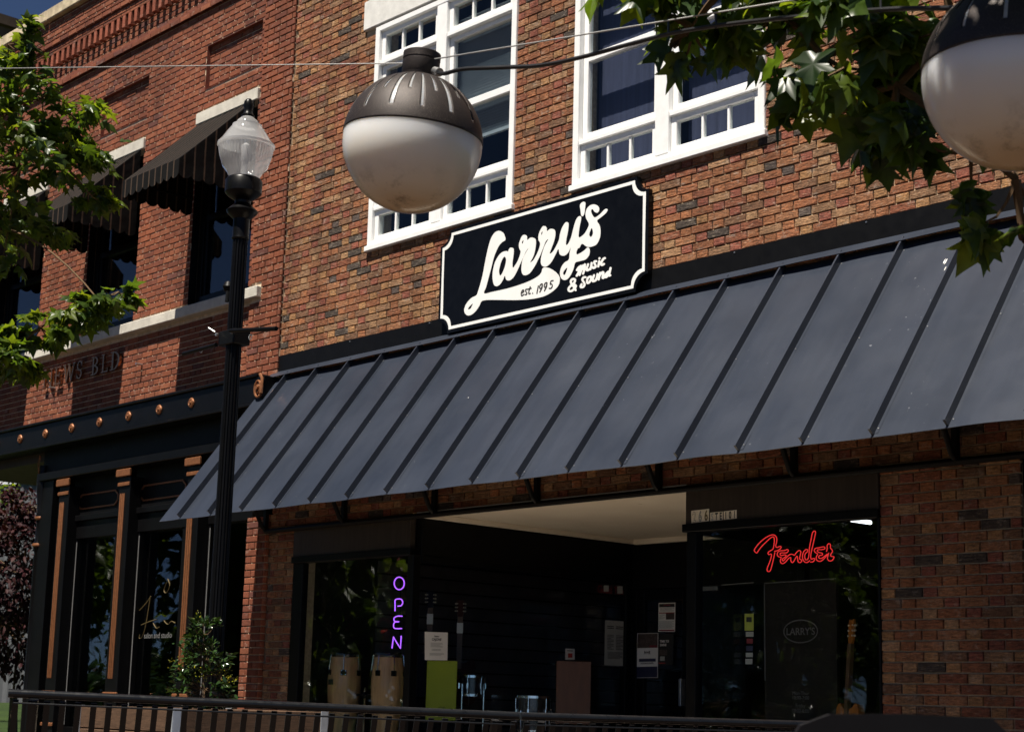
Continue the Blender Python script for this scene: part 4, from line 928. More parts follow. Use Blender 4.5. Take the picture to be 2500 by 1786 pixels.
for u, v, t_, bm, lab in ((1052, 1440, 16.2, 'guitar_navy', 'navy guitar with a white price tag hung up inside the shop'), (1125, 1462, 16.2, 'guitar_red', 'dark red guitar with a white price tag hung up inside the shop')):
    p = pixD(u, v, t_); gg = guitar((p.x, p.y, p.z - 1.03), yaw_to_cam(p), 0, bm, lab)
    b = MB(); b.box(-.03, .03, -.03, -.028, .70, .80); b.build('price_tag', 'paper', gg)
    b = MB(); b.tube([(0, .02, .95), (0, .25, 1.0)], .008, 6); b.build('wall_hook', 'black_satin', gg)

# ================================================================ NEWS BUILDING
NX0, NX1 = -20.0, -13.25
news = wthing('news_building', (-16.6, 0, 0), 'red brick two storey building with black and copper ground floor front', 'building')
NW = [(-15.05, -13.90), (-17.33, -16.18), (-19.61, -18.46)]
PZ = (7.49, 8.00)
holes_N = [(a, b, 4.94, 7.10) for a, b in NW] + [(a + .09, b + .01, *PZ) for a, b in NW] + [(-20.5, NX1, -1, 4.07), (-20.5, NX1, 4.932, 5.052)]
lint = [(a - .01, b + .17 - .15, 7.10, 7.235) for a, b in NW]; holes_N += lint
wall_N = wall_cells(NX0, NX1, 4.07, 8.42, [h for h in holes_N if h[2] > 4.0 and h[2] != 4.932], .022, .30).build('wall', 'pale_mortar', news, fix=False)
def vis_N(x, z): return True
brickwork(wall_N, layout('running', NX0, NX1, 4.07, 8.42, holes_N, .02), .012, PAL_N, 'red_brick', 220, vis_N, jig=.003)
# blind panels set back
pb = wall_cells(NX0 + .1, NX1 - .1, PZ[0] - .05, PZ[1] + .05, [], .305, .32).build('panel_backing', 'pale_mortar', news, fix=False)
for a, b in NW:
    bw = MB(); bw.box(a + .085, b + .015, .072, .30, PZ[0] - .004, PZ[1] + .004); pw = bw.build('blind_panel', 'pale_mortar', news, fix=False)
    brickwork(pw, layout('running', a + .09, b + .01, PZ[0], PZ[1], [], .02), .062, PAL_N, 'red_brick', 0, vis_N)
    rv = MB(); rv.box(a + .0905, a + .094, .014, .062, PZ[0], PZ[1]); rv.box(b + .0065, b + .0095, .014, .062, PZ[0], PZ[1]); rv.box(a + .0945, b + .006, .014, .062, PZ[1] - .004, PZ[1] - .0005); rv.box(a + .0945, b + .006, .0125, .062, PZ[0] + .0005, PZ[0] + .004); rv.build('panel_reveal', 'brick_reveal', news, fix=False)
# pier at the right end, a little proud
pr_ = MB(); pr_.box(-13.80, NX1, -.012, .02, 4.07, 8.42); pier = pr_.build('pier', 'pale_mortar', news, fix=False)
brickwork(pier, layout('running', -13.80, NX1, 4.07, 8.42, [(-20.5, -13.6, 4.932, 5.052)], .02), -.028, PAL_N, 'red_brick', 80, vis_N)
pl_ = MB(); pl_.box(-13.61, -13.30, -.02, .3, 0, 2.70); pier2 = pl_.build('pier', 'pale_mortar', news, fix=False)
brickwork(pier2, layout('running', -13.612, -13.298, .2, 2.70, [], .02), -.038, PAL_N, 'red_brick', 60, vis_N)
# the pier's right hand return is built of bricks as well
rt = MB(); C_ = []
for k in range(3, 40):
    z0 = .02 + k * CRS + .005; z1 = z0 + CRS - .0095; rt.bbox(-13.300, -13.287, -.036, .02, z0, z1, .003)
me_o = rt.build('brick_return', 'red_brick', pier2, fix=False); color_attr(me_o.data, [(.27, .08, .042, 1)] * len(me_o.data.vertices)); me_o['kind'] = 'stuff'
# corbelled parapet
def course(y, z0, z1, name, nsing=0):
    bw = MB(); bw.box(NX0 - .0, NX1, y + .01, .30, z0, z1); w = bw.build(name, 'brick_reveal' if name == 'string_course' else 'pale_mortar', news, fix=False)
    brickwork(w, layout('running', NX0, NX1, z0, z1, [], .02), y, PAL_N, 'red_brick', nsing, vis_N, jig=.002)
course(-.030, 8.421, 8.50, 'string_course'); course(-.012, 8.501, 8.69, 'parapet_band'); course(-.014, 8.691, 8.85, 'dentil_backing')
x = NX0 + .04; dm = MB(); dm.bbox(0, .062, -.085, -.016, 0, .155, .004); dme = None
while x < NX1 - .08:
    if dme is None:
        o = dm.build('dentil', 'red_brick', news, fix=False); dme = o.data; color_attr(dme, [(.25, .072, .04, 1)] * len(dme.vertices))
    else: o = bpy.data.objects.new('dentil', dme); link(o, news)
    o.location = (x, 0, 8.693); o.matrix_parent_inverse = Matrix.Translation(-Vector(news.location)); x += .135
course(-.080, 8.851, 8.955, 'parapet_band'); course(-.105, 8.956, 9.05, 'string_course'); course(-.085, 9.051, 9.32, 'parapet_band')
x = NX0 - .12; 
while x < NX1:
    x2 = min(x + 1.55, NX1); cpg = MB(); cpg.bbox(x, x2 - .012, -.15, .34, 9.321, 9.47, .012); cpg.build('coping', 'coping_stone', news, fix=False); x = x2
# sills, lintels
x = NX0
for a, b in ((-20.0, -18.9), (-18.9, -17.76), (-17.76, -16.26), (-16.26, -15.07), (-15.07, -13.615)):
    s = MB(); s.bbox(a + .002, b - .002, -.075, .20, 4.935, 5.05, .008); s.build('sill', 'limestone', news, fix=False)
for l in lint: s = MB(); s.bbox(l[0], l[1], -.02, .25, 7.102, 7.233, .008); s.build('lintel', 'limestone', news, fix=False)
# upper windows
for a, b in NW:
    w = wthing('window', (a, .1, 5.05), parent=news); w.matrix_parent_inverse = Matrix.Translation(-Vector(news.location))
    f = MB()
    for q in ((a, a + .09, .11, .2, 5.051, 7.10), (b - .09, b, .11, .2, 5.051, 7.10), (a + .0905, b - .0905, .11, .2, 7.0, 7.10), (a + .0905, b - .0905, .09, .2, 5.051, 5.18), (a + .0905, b - .0905, .12, .19, 6.02, 6.09),
              (a + .0905, a + .14, .13, .18, 5.181, 6.019), (b - .14, b - .0905, .13, .18, 5.181, 6.019), (a + .0905, a + .14, .13, .18, 6.091, 6.999), (b - .14, b - .0905, .13, .18, 6.091, 6.999)): f.bbox(*q, .004)
    f.build('frame', 'black_paint', w, fix=False)
    for z0, z1 in ((5.181, 6.019), (6.091, 6.999)):
        p = MB(); p.box(a + .14, b - .14, .15, .156, z0, z1); p.build('pane', 'tinted_glass', w, fix=False)
    rv = MB(); rv.box(a + .0005, a + .0035, .016, .108, 5.0515, 7.0995); rv.build('reveal', 'black_paint', w, fix=False)
    rv = MB(); rv.box(b - .0035, b - .0005, .016, .108, 5.0515, 7.0995); rv.build('reveal', 'black_paint', w, fix=False)
# shell
for nm, a, m in (('side_wall', (NX0, NX0 + .3, .31, 10, 3.80, 9.32), 'brick_reveal'), ('roof', (NX0, NX1 - .01, .345, 10, 9.1, 9.3), 'roof_felt'), ('rear_wall', (-17.9, NX1, 9.7, 10, 0, 9.09), 'interior_dark'),
              ('upper_floor', (NX0 + .31, NX1 - .01, .31, 9.69, 3.85, 4.06), 'interior_dark'), ('room_wall', (NX0 + .31, NX1 - .02, 4, 4.1, 4.065, 9.09), 'interior_dark'), ('ground_wall', (-17.75, NX1, 5.0, 5.1, .02, 3.84), 'interior_dark'),
              ('passage_wall', (-17.93, -17.75, .35, 9.69, .02, 3.84), 'black_satin'), ('passage_ceiling', (-20.2, -17.6, .0, 2.6, 3.66, 3.80), 'brown_metal')): box(nm, m, news, *a)
# ---- ground floor front
gf = wthing('ground_floor_front', (-15.6, 0, 0), parent=news); gf.matrix_parent_inverse = Matrix.Translation(-Vector(news.location))
CF = -.20
def gb(name, m, *a, c=.004): return box(name, m, gf, *a, c=c)
gb('cornice_fascia', 'black_paint', -20.4, -13.33, CF, .30, 3.80, 4.05, c=.006); gb('cornice_crown', 'black_paint', -20.42, -13.30, CF - .03, .30, 4.051, 4.083, c=.008); gb('cornice_drip', 'black_paint', -20.41, -13.32, CF - .02, .02, 3.77, 3.799, c=.006)
gb('frieze', 'black_satin', -17.95, -13.62, -.03, .30, 3.50, 3.769); gb('ledge', 'black_paint', -17.97, -13.615, -.10, .28, 3.405, 3.4995, c=.008)
for k in range(10):
    xk = -14.497 - .6265 * k
    if xk < -20.3: break
    rs = MB(); rs.lathe([(.001, .030), (.016, .028), (.020, .014), (.030, .022), (.046, .016), (.052, .004), (.050, 0)], 20, closed=False, flute=lambda q, z: 1 + .06 * math.cos(q * math.pi / 10 * 4.0)); rs.xf(Matrix.Translation((xk, CF, 3.93)) @ Matrix.Rotation(R(90), 4, 'X')); rs.build('rosette', 'copper_paint', gf, smooth=True)
# scroll bracket at the end of the cornice
sp = []
for i in range(46):
    a = i / 45 * 3.6 * math.pi; r = .012 + .060 * (i / 45); sp.append(Vector((-13.255 + r * math.cos(a + .6) * .95, CF - .035, 3.93 + r * math.sin(a + .6) * 1.35)))
b = MB(); b.tube(sp, .0125, 8); b.tube([Vector((-13.255, CF - .04, 3.93)), Vector((-13.255, CF - .06, 3.93))], .02, 10); b.tube([sp[-1], Vector((-13.20, CF - .03, 4.02)), Vector((-13.24, CF - .03, 4.065))], .017, 8); b.build('scroll', 'copper_paint', gf, smooth=True)
gb('scroll_backing', 'black_paint', -13.329, -13.19, CF - .012, -.04, 3.80, 4.05)
gb('cornice_end', 'black_paint', -13.3295, -13.27, -.039, .02, 3.80, 4.05)
# leaf drops
pil = [-17.33, -15.975, -14.585]
for xp in pil:
    gb('pilaster', 'black_paint', xp - .10, xp + .135, -.075, .22, .02, 3.3); gb('pilaster_cap', 'copper_paint', xp - .14, xp + .15, -.105, -.0755, 3.305, 3.385, c=.006); gb('pilaster_neck', 'copper_paint', xp - .11, xp + .13, -.092, -.0755, 3.20, 3.24, c=.005)
    for k in range(3): 
        b = MB(); b.lathe([(.008, 1.13), (.011, 1.15), (.011, 3.10), (.007, 3.12)], 8, (xp - .05 + k * .036, -.077, 0)); b.build('flute', 'copper_paint', gf, smooth=True)
    gb('pilaster_base', 'copper_paint', xp - .13, xp + .16, -.10, -.0755, .93, .99, c=.006); gb('pilaster_foot', 'copper_paint', xp - .12, xp + .15, -.095, -.0755, .60, .64, c=.006)
gb('corner_post', 'black_paint', -17.95, -17.62, -.06, .30, .02, 3.404)
b = MB(); b.lathe([(.05, .02), (.05, .9), (.062, .95), (.05, 1.0), (.045, 2.6), (.07, 2.66), (.045, 2.72), (.045, 2.95), (.06, 3.0), (.045, 3.05), (.07, 3.3), (.075, 3.42), (.05, 3.5), (.05, 3.6)], 18, (-17.93, -.03, 0)); b.build('corner_column', 'black_paint', gf, smooth=True)
for z, r in ((2.66, .078), (2.98, .066), (3.36, .05)):
    b = MB(); b.lathe([(r * .7, -.025), (r, -.008), (r, .008), (r * .7, .025)], 18, (-17.93, -.03, z)); b.build('collar', 'copper_paint', gf, smooth=True)
b = MB()
for i in range(8):
    a = i * .8; b.tube([(-17.955, -.08, 3.50 + .028 * i), (-17.955 + .022 * math.cos(a), -.10, 3.52 + .028 * i)], [.013, .004], 6)
b.build('leaf_drop', 'copper_paint', gf)
for k, (xa, xb) in enumerate(((-17.36, -16.235), (-15.99, -14.845), (-14.60, -13.66))):
    gb('transom_panel', 'black_satin', xa - .002, xb + .002, .08, .2, 2.965, 3.404); gb('transom_rail', 'black_paint', xa, xb, .02, .2, 2.90, 2.964)
    gb('door_head', 'black_paint', xa, xb, .05, .2, 2.70, 2.899); gb('stile', 'black_paint', xa, xa + .18, .06, .2, .60, 2.699); gb('stile', 'black_paint', xb - .10, xb, .06, .2, .60, 2.699); gb('kick_panel', 'black_paint', xa, xb, .06, .2, .02, .599)
    gb('trim', 'faint_white', xa + .181, xa + .192, .052, .06, .62, 2.66, c=.002)
    box('pane', 'window_glass', gf, xa + .18, xb - .10, .12, .126, .60, 2.699)
    # eight sided copper beading
    oa, ob, zc, hh = xa + .115, xb - .10, 3.125, .088
    P = [(oa + .07, zc - hh), (ob - .07, zc - hh), (ob, zc - hh * .35), (ob, zc + hh * .35), (ob - .07, zc + hh), (oa + .07, zc + hh), (oa, zc + hh * .35), (oa, zc - hh * .35)]
    cx = (oa + ob) / 2; Q = [(cx + (x - cx) * (1 - .016 / (ob - cx)), zc + (z - zc) * .82) for x, z in P]
    shape_mesh('beading', 'copper_paint', gf, [P, Q], lambda x, z, d: Vector((x, .079 - d, z)), .012)
# salon lettering on the second door glass
sl_ = wthing('window_lettering', tuple(pixY(380, 1560, .118)), 'gold script and small words salon and studio on a dark door glass', 'lettering')
gsc = [[(1195, 548), (1160, 600), (1105, 660)], [(1190, 560), (1172, 680), (1150, 800), (1125, 870), (1105, 880), (1108, 850)], [(1120, 775), (1180, 750), (1240, 730)], [(1215, 760), (1240, 800), (1262, 790)], [(1330, 410), (1345, 460), (1320, 520), (1300, 500), (1320, 440)], [(1300, 740), (1330, 770), (1360, 745), (1390, 760)]]
for s in gsc:
    b = MB(); b.tube([pixY(p[0] / 3.247, 1286 + p[1] / 3.247, .117) for p in catmull(s, False, 4)], .005, 5); b.build('stroke', 'gold_leaf', sl_, fix=False)
q0 = pixY(1140 / 3.247, 1286 + 880 / 3.247, .118); text_mesh('lettering', 'faint_white', sl_, 'salon and studio', lambda x, y, d: q0 + Vector((x, -d, y)), size=.085, t=.0005)
# ---- NEWS BLD letters
nl = wthing('wall_lettering', (-17.2, -.05, 4.55), 'bronze NEWS BLD capitals standing off the red brick wall', 'lettering')
LET = {'N': [[(0, 0, .16, 1)], [(.14, 1, .72, 0)], [(.70, 0, .82, 1)]]}
def serif(ch, x0, w, z0=4.555, h=.215, y0=-.012, th=.028):
    X = lambda x: x0 + x * w; Z = lambda z: z0 + z * h
    polys = []
    st_ = lambda x, t=.15: polys.append([(x, 0), (x + t, 0), (x + t, 1), (x, 1)])
    sf_ = lambda x, z, l=.34, t=.06: polys.append([(x - l / 2, z), (x + l / 2, z), (x + l / 2, z + t), (x - l / 2, z + t)])
    arc = lambda cx, cz, rx, rz, a0, a1, tw: [(cx + rx * math.cos(R(a0 + (a1 - a0) * i / 14)), cz + rz * math.sin(R(a0 + (a1 - a0) * i / 14))) for i in range(15)] + [(cx + (rx - tw) * math.cos(R(a1 - (a1 - a0) * i / 14)), cz + (rz - .07) * math.sin(R(a1 - (a1 - a0) * i / 14))) for i in range(15)]
    if ch == 'N': polys += [[(.12, .0), (.2, 0), (.2, 1), (.12, 1)], [(.12, 1), (.28, 1), (.88, 0), (.76, 0)], [(.8, 0), (.88, 0), (.88, 1), (.8, 1)]]; sf_(.16, 0); sf_(.16, .94); sf_(.84, .94)
    if ch == 'E': st_(.16); polys += [[(.3, 0), (.85, 0), (.85, .24), (.78, .08), (.3, .07)], [(.3, .93), (.8, .93), (.82, .78), (.84, 1), (.3, 1)], [(.3, .47), (.66, .47), (.66, .54), (.3, .54)], [(.63, .38), (.69, .38), (.69, .64), (.63, .64)]]; sf_(.2, 0); sf_(.2, .94)
    if ch == 'W': polys += [[(.05, 1), (.2, 1), (.36, .0), (.28, 0)], [(.28, 0), (.36, 0), (.54, 1), (.48, 1)], [(.42, 1), (.56, 1), (.74, 0), (.66, 0)], [(.66, 0), (.74, 0), (.95, 1), (.89, 1)]]; sf_(.12, .94, .26); sf_(.92, .94, .2); sf_(.5, .94, .24)
    if ch == 'S': polys += [arc(.5, .74, .34, .27, 20, 270, .14), arc(.5, .27, .36, .27, -160, 90, .14)]; polys += [[(.78, .70), (.84, .70), (.84, .98), (.78, .98)], [(.14, .02), (.2, .02), (.2, .32), (.14, .32)]]
    if ch == 'B': st_(.16); polys += [arc(.34, .745, .40, .255, -90, 90, .15), arc(.34, .26, .48, .265, -90, 90, .15)]; polys += [[(.28, .93), (.38, .93), (.38, 1), (.28, 1)], [(.28, 0), (.38, 0), (.38, .07), (.28, .07)]]; sf_(.2, 0); sf_(.2, .94)
    if ch == 'L': st_(.16); polys += [[(.3, 0), (.86, 0), (.88, .3), (.78, .08), (.3, .07)]]; sf_(.22, 0); sf_(.22, .94)
    if ch == 'D': st_(.16); polys += [arc(.32, .5, .58, .5, -90, 90, .16), [(.26, .93), (.36, .93), (.36, 1), (.26, 1)], [(.26, 0), (.36, 0), (.36, .07), (.26, .07)]]; sf_(.2, 0); sf_(.2, .94)
    b = MB()
    for i, p in enumerate(polys): b.prism([(X(x), Z(z)) for x, z in p], th + i * .0012, lambda x, z, d, i=i: Vector((x, y0 - th - i * .0006 + d, z)))
    for xx in (.22, .7): b.tube([(X(xx), y0 - .01, Z(.5)), (X(xx), .012, Z(.5))], .006, 6)
    b.build('letter', 'bronze_letters', nl)
for ch, x0, w in (('N', -18.12, .25), ('E', -17.84, .19), ('W', -17.63, .29), ('S', -17.32, .17), ('B', -16.96, .20), ('L', -16.73, .18), ('D', -16.53, .23)): serif(ch, x0, w)
b = MB()
for p in (pixY(100 + 1785 / 7.577, 820 + 515 / 7.577, -.05), pixY(100 + 180 / 7.577, 820 + 950 / 7.577, -.05)): b.tube([(p.x, -.07, p.z), (p.x, .012, p.z)], .012, 8)
b.build('stud', 'galvanised', nl)

# ---- striped window awnings
def canvas(a, b, label, i):
    t = wthing('window_awning', (a, 0, 6.27), label, 'awning', 'striped canvas awnings over the upper windows')
    zt, yf, zf, drop = 7.105, -.85, 6.262, .185
    def sheet(name, vs, fs, uv, m='striped_canvas', th=Vector((0, 0, 0))):
        me = bpy.data.meshes.new(name); me.from_pydata([tuple(v) for v in vs], [], fs); l = me.uv_layers.new(name='s')
        for lp in me.loops: l.data[lp.index].uv = uv[lp.vertex_index]
        me.materials.append(MATS[m]); o = bpy.data.objects.new(name, me); link(o, t)
        s = o.modifiers.new('thickness', 'SOLIDIFY'); s.thickness = .004; s.offset = 0; return o
    k = 1 / .118; n = 12; m_ = 8; vs = []; uv = []
    for j in range(m_ + 1):
        s = j / m_
        for q in range(n + 1):
            x = a + (b - a) * q / n; sag = .018 * math.sin(s * math.pi) * (0.5 + .5 * math.sin(q / n * math.pi))
            vs.append((x, .0 + yf * s, zt + (zf - zt) * s - sag)); uv.append(((x - a) * k, s))
    sheet('canopy', vs, [(j * (n + 1) + q, j * (n + 1) + q + 1, (j + 1) * (n + 1) + q + 1, (j + 1) * (n + 1) + q) for j in range(m_) for q in range(n)], uv)
    def val(P0, P1, nm):
        L = (Vector(P1) - Vector(P0)).length; ns = max(3, round(L / .135)); N_ = ns * 8; vs = []; uv = []
        for q in range(N_ + 1):
            f = q / N_; x = Vector(P0).lerp(Vector(P1), f); e = abs(math.sin(f * ns * math.pi)) ** .6
            vs += [x, x - Vector((0, 0, drop * .6)), x - Vector((0, 0, drop * (.80 + .22 * e)))]; uv += [(f * L * k, 0), (f * L * k, .5), (f * L * k, 1)]
        fs = []
        for q in range(N_):
            for r in range(2): fs.append((q * 3 + r, q * 3 + 3 + r, q * 3 + 4 + r, q * 3 + 1 + r))
        sheet(nm, vs, fs, uv)
    val((a, yf, zf), (b, yf, zf), 'valance')
    for x in (a, b):
        val((x, yf + .003, zf), (x, -.003, zf), 'side_valance')
        vs = []; uv = []; n2 = 10
        for q in range(n2 + 1):
            s = q / n2; y = yf * (1 - s) - .002 * 0; vs += [(x, y, zf), (x, y, zf + (zt - zf) * s)]; uv += [(s * .85 * k, 0), (s * .85 * k, 1)]
        sheet('side_panel', vs, [(q * 2, q * 2 + 2, q * 2 + 3, q * 2 + 1) for q in range(n2)], uv)
    b_ = MB(); b_.tube([(a + .02, -.01, zf + .0), (a + .02, yf + .02, zf), (b - .02, yf + .02, zf), (b - .02, -.01, zf)], .012, 8); b_.build('frame', 'black_satin', t)
canvas(-15.05, -13.95, 'black striped canvas awning on the brick wall right behind the street lamp', 0)
canvas(-17.33, -16.23, 'black striped canvas awning above the BLD letters, partly behind leaves', 1)
canvas(-19.61, -18.51, 'black striped canvas awning mostly hidden by the leafy street tree', 2)

# ================================================================ STREET LAMP
LPx, LPy = -10.222, -2.531
lamp = empty('street_lamp', (LPx, LPy, 0), 'black fluted street lamp post with a clear acorn globe', 'street lamp')
lamp.rotation_euler = (0, R(.5), 0)
# heights from the photograph along the post's axis
def lz(v): return pixY(CX, v, 0) and None
def zat(v):                                      # height at which the post's axis crosses image row v
    lo, hi = 0.0, 8.0
    for _ in range(50):
        m = (lo + hi) / 2
        if proj((LPx, LPy, m))[1] > v: lo = m
        else: hi = m
    return lo
Z = {k: zat(v) for k, v in dict(tip=246, fin=287, gtop=292, n1=310, rim=358, gbot=443, ring1=478, neck=500, collar=518, cb=532, sh=585, cl=828, kn=700).items()}
fl = lambda k, z: 1 if k % 4 in (0, 3) else .84
b = MB(); b.lathe([(.062, 1.0), (.060, 2.4), (.056, Z['sh'])], 64, flute=fl); b.build('fluted_shaft', 'black_paint', lamp)
b = MB(); b.lathe([(.21, .004), (.21, .12), (.18, .16), (.17, .42), (.13, .52), (.12, .80), (.085, .90), (.09, .95), (.066, 1.0)], 32); b.build('base', 'black_paint', lamp, smooth=True)
b = MB(); b.lathe([(.058, Z['sh'] - .01), (.066, Z['sh'] + .0), (.062, Z['sh'] + .02), (.062, Z['cb'] - .02), (.085, Z['cb'] + .0), (.115, Z['collar'] - .015), (.118, Z['collar']), (.08, Z['collar'] + .035), (.058, Z['neck']), (.060, Z['ring1'] - .05), (.12, Z['ring1'] - .01), (.138, Z['ring1'] + .01), (.140, Z['gbot'] - .01), (.125, Z['gbot'] + .01), (.05, Z['gbot'] + .012)], 36); b.build('fitter', 'black_paint', lamp, smooth=True)
rip = lambda k, z: 1 + (.028 if k % 2 else 0)
gh = Z['rim'] - Z['gbot']
b = MB(); b.lathe([(.105, Z['gbot'] + .013), (.13, Z['gbot'] + .06), (.165, Z['gbot'] + gh * .38), (.192, Z['gbot'] + gh * .7), (.203, Z['rim'] - .02)], 96, flute=rip, closed=False); b.build('globe', 'prismatic_glass', lamp, smooth=True)
b = MB(); b.lathe([(.203, Z['rim'] - .02), (.214, Z['rim'] - .012), (.214, Z['rim'] + .004), (.19, Z['rim'] + .03), (.155, Z['rim'] + (Z['n1'] - Z['rim']) * .55), (.112, Z['n1'] - .012), (.112, Z['n1']), (.085, Z['n1'] + .012), (.08, Z['n1'] + .03), (.04, Z['gtop'] + .01)], 64, closed=False, flute=lambda k, z: 1 + .016 * (k % 2)); b.build('globe_roof', 'prismatic_glass', lamp, smooth=True)
b = MB(); b.lathe([(.046, Z['gtop'] + .005), (.05, Z['gtop'] + .02), (.034, Z['fin'] + .02), (.03, Z['fin'] + .05), (.038, Z['tip'] - .06), (.034, Z['tip'] - .02), (.018, Z['tip'])], 24); b.build('finial', 'black_paint', lamp, smooth=True)
b = MB(); b.lathe([(.03, Z['gbot'] + .02), (.03, Z['gbot'] + .14), (.035, Z['gbot'] + .15), (.035, Z['gbot'] + .27), (.015, Z['gbot'] + .29)], 16); b.build('bulb', 'sign_white', lamp, smooth=True)
# banner arms and their clamp
zc = Z['cl']
b = MB(); b.bbox(-.105, .105, -.072, .072, zc - .055, zc + .055, .006); b.build('clamp', 'black_satin', lamp)
for px, dz, side in (((460, 870), .0, -1), ((690, 806), .0, 1)):
    e = pixY(px[0], px[1], LPy - (.02 if side > 0 else .03)) - Vector((LPx, LPy, 0)); 
    b = MB(); b.tube([Vector((side * .09, -.095, zc + (.03 if side > 0 else -.05))), Vector((e.x, -.095, e.z))], .0165, 10); arm = b.build('banner_arm', 'black_paint', lamp, smooth=True)
    m_ = Vector((side * .09, -.095, zc)).lerp(Vector((e.x, -.095, e.z)), .45); b = MB(); b.tube([m_ + Vector((.02 * math.cos(a), 0, -.035 + .02 * math.sin(a))) for a in [i * math.pi / 5 for i in range(11)]], .003, 5, cap=False); b.build('ring', 'galvanised', lamp)
b = MB()
for x, z in ((.10, .02), (-.10, .03)): b.tube([(x, -.085, zc + z), (x, -.10, zc + z)], .012, 8)
b.tube([(-.11, -.1, zc + .05), (-.17, -.12, zc + .085)], .006, 6); b.build('bolt', 'galvanised', lamp)
b = MB(); zk = Z['kn']; b.lathe([(.001, -.045), (.03, -.035), (.045, 0), (.03, .035), (.001, .045)], 14); b.xf(Matrix.Translation((-.075, -.03, zk))); b.tube([(-.06, -.04, zk - .04), (-.055, -.05, zk - .12)], .016, 8); b.build('outlet_box', 'black_satin', lamp, smooth=True)

# ================================================================ HANGING GLOBE LAMPS
def globe(loc, r, label, tilt, spin):
    t = empty('globe_lamp', loc, label, 'globe lamp', 'globe lamps hung from the street cable'); t.rotation_euler = tilt
    n, m = 64, 30; rim = R(86)
    b = MB(); b.lathe([(max(.0005, r * math.sin(R(a))), r * math.cos(R(a))) for a in np.linspace(8, 180, 40)], 64, closed=False); o = b.build('diffuser', 'opal_acrylic', t, smooth=True)
    nth = 288; lat = list(np.linspace(R(13), rim, 46)); Rc = r * 1.012; V = []; F = []; slots = 28
    for a in lat:
        for k in range(nth): ph = 2 * math.pi * k / nth + spin; V.append((Rc * math.sin(a) * math.cos(ph), Rc * math.sin(a) * math.sin(ph), Rc * math.cos(a)))
    per = nth / slots
    for i in range(len(lat) - 1):
        am = (lat[i] + lat[i + 1]) / 2
        for k in range(nth):
            sidx = int((k + .5) / per); off = abs((k + .5) - (sidx + .5) * per); L1 = R(75) if sidx % 2 == 0 else R(57)
            if off < 1.1 and R(17.5) < am < L1: continue
            F.append((i * nth + k, i * nth + (k + 1) % nth, (i + 1) * nth + (k + 1) % nth, (i + 1) * nth + k))
    b = MB(); b.add(V, F); cp = b.build('cap', 'bronze_flake', t, smooth=True, fix=False); s = cp.modifiers.new('thickness', 'SOLIDIFY'); s.thickness = .0035; s.offset = 1
    b = MB(); z0 = Rc * math.cos(R(14)); b.lathe([(r * .262, z0 - .01), (r * .262, z0 + .012), (r * .27, z0 + .015), (r * .27, z0 + r * .24), (r * .262, z0 + r * .245), (r * .262, z0 + r * .26), (r * .272, z0 + r * .263), (r * .272, z0 + r * .36), (r * .25, z0 + r * .372), (.001, z0 + r * .372)], 40); b.build('hub', 'bronze_flake', t, smooth=True)
    b = MB(); b.tube([(0, 0, 0), (.012, 0, 0)], .012, 10); b.build
    return t, z0
gA = pixD(1007, 351, 5.86)
tA, zA = globe(gA, .247, 'sunlit bronze capped globe lamp with opal bowl in front of the shop wall', (R(-1.5), R(4.5), 0), .2)
gB = pixD(2487, 186, 4.32)
tB, zB = globe(gB, .247, 'shaded globe lamp with opal bowl hanging among the maple leaves', (0, R(2), 0), .5)
bpy.context.view_layer.update()
hubA = tA.matrix_world @ Vector((0, 0, zA + .062)); hubB = tB.matrix_world @ Vector((0, 0, zB + .07))
dAB = (hubB - hubA).normalized()
cab = wthing('support_cable', tuple(hubA), 'thin steel wire rope stretched over the street carrying the globe lamps', 'cable')
endL = pixD(-200, 170, 7.6)
b = MB(); b.tube([hubA - dAB * .06, endL], .0022, 6); b.tube([hubA + dAB * .06 + Vector((0, 0, .0)), hubB - dAB * .06], .0026, 6); b.tube([hubB + dAB * .06, hubB + dAB * 3.2 + Vector((0, 0, .25))], .0026, 6); b.build('wire', 'wire_rope', cab, fix=False)
pwr = wthing('power_cable', tuple(hubA), 'thick black power cable sagging between the two globe lamps', 'cable')
pw = [(1085, 180), (1130, 169), (1220, 165), (1320, 160), (1420, 140), (1520, 113), (1640, 82), (1760, 62), (1900, 46), (2050, 32), (2200, 22), (2400, 20)]
b = MB(); n = len(pw); P = [hubA + dAB * .07 - Vector((0, 0, .045))] + [pixD(u, v, 5.78 + (4.36 - 5.78) * (u - 1085) / 1315) for u, v in pw]
b.tube([Vector(p) for p in catmull(P, False, 4)], .0075, 8); b.build('cable', 'cable_rubber', pwr, smooth=True, fix=False)
b = MB(); b.tube([P[0] - Vector((0, 0, 0)), Vector(P[0]).lerp(Vector(P[1]), .5)], .016, 10); b.build('gland', 'galvanised', pwr, smooth=True)
b = MB()
for (u, v) in ((1632, 72), (1748, 62), (2150, 24)):
    q = pixD(u, v, 5.78 + (4.36 - 5.78) * (u - 1085) / 1315); b.tube([q - Vector((0, 0, .01)), q + Vector((0, 0, .035))], .004, 6)
b.build('tie', 'cable_rubber', pwr, fix=False)

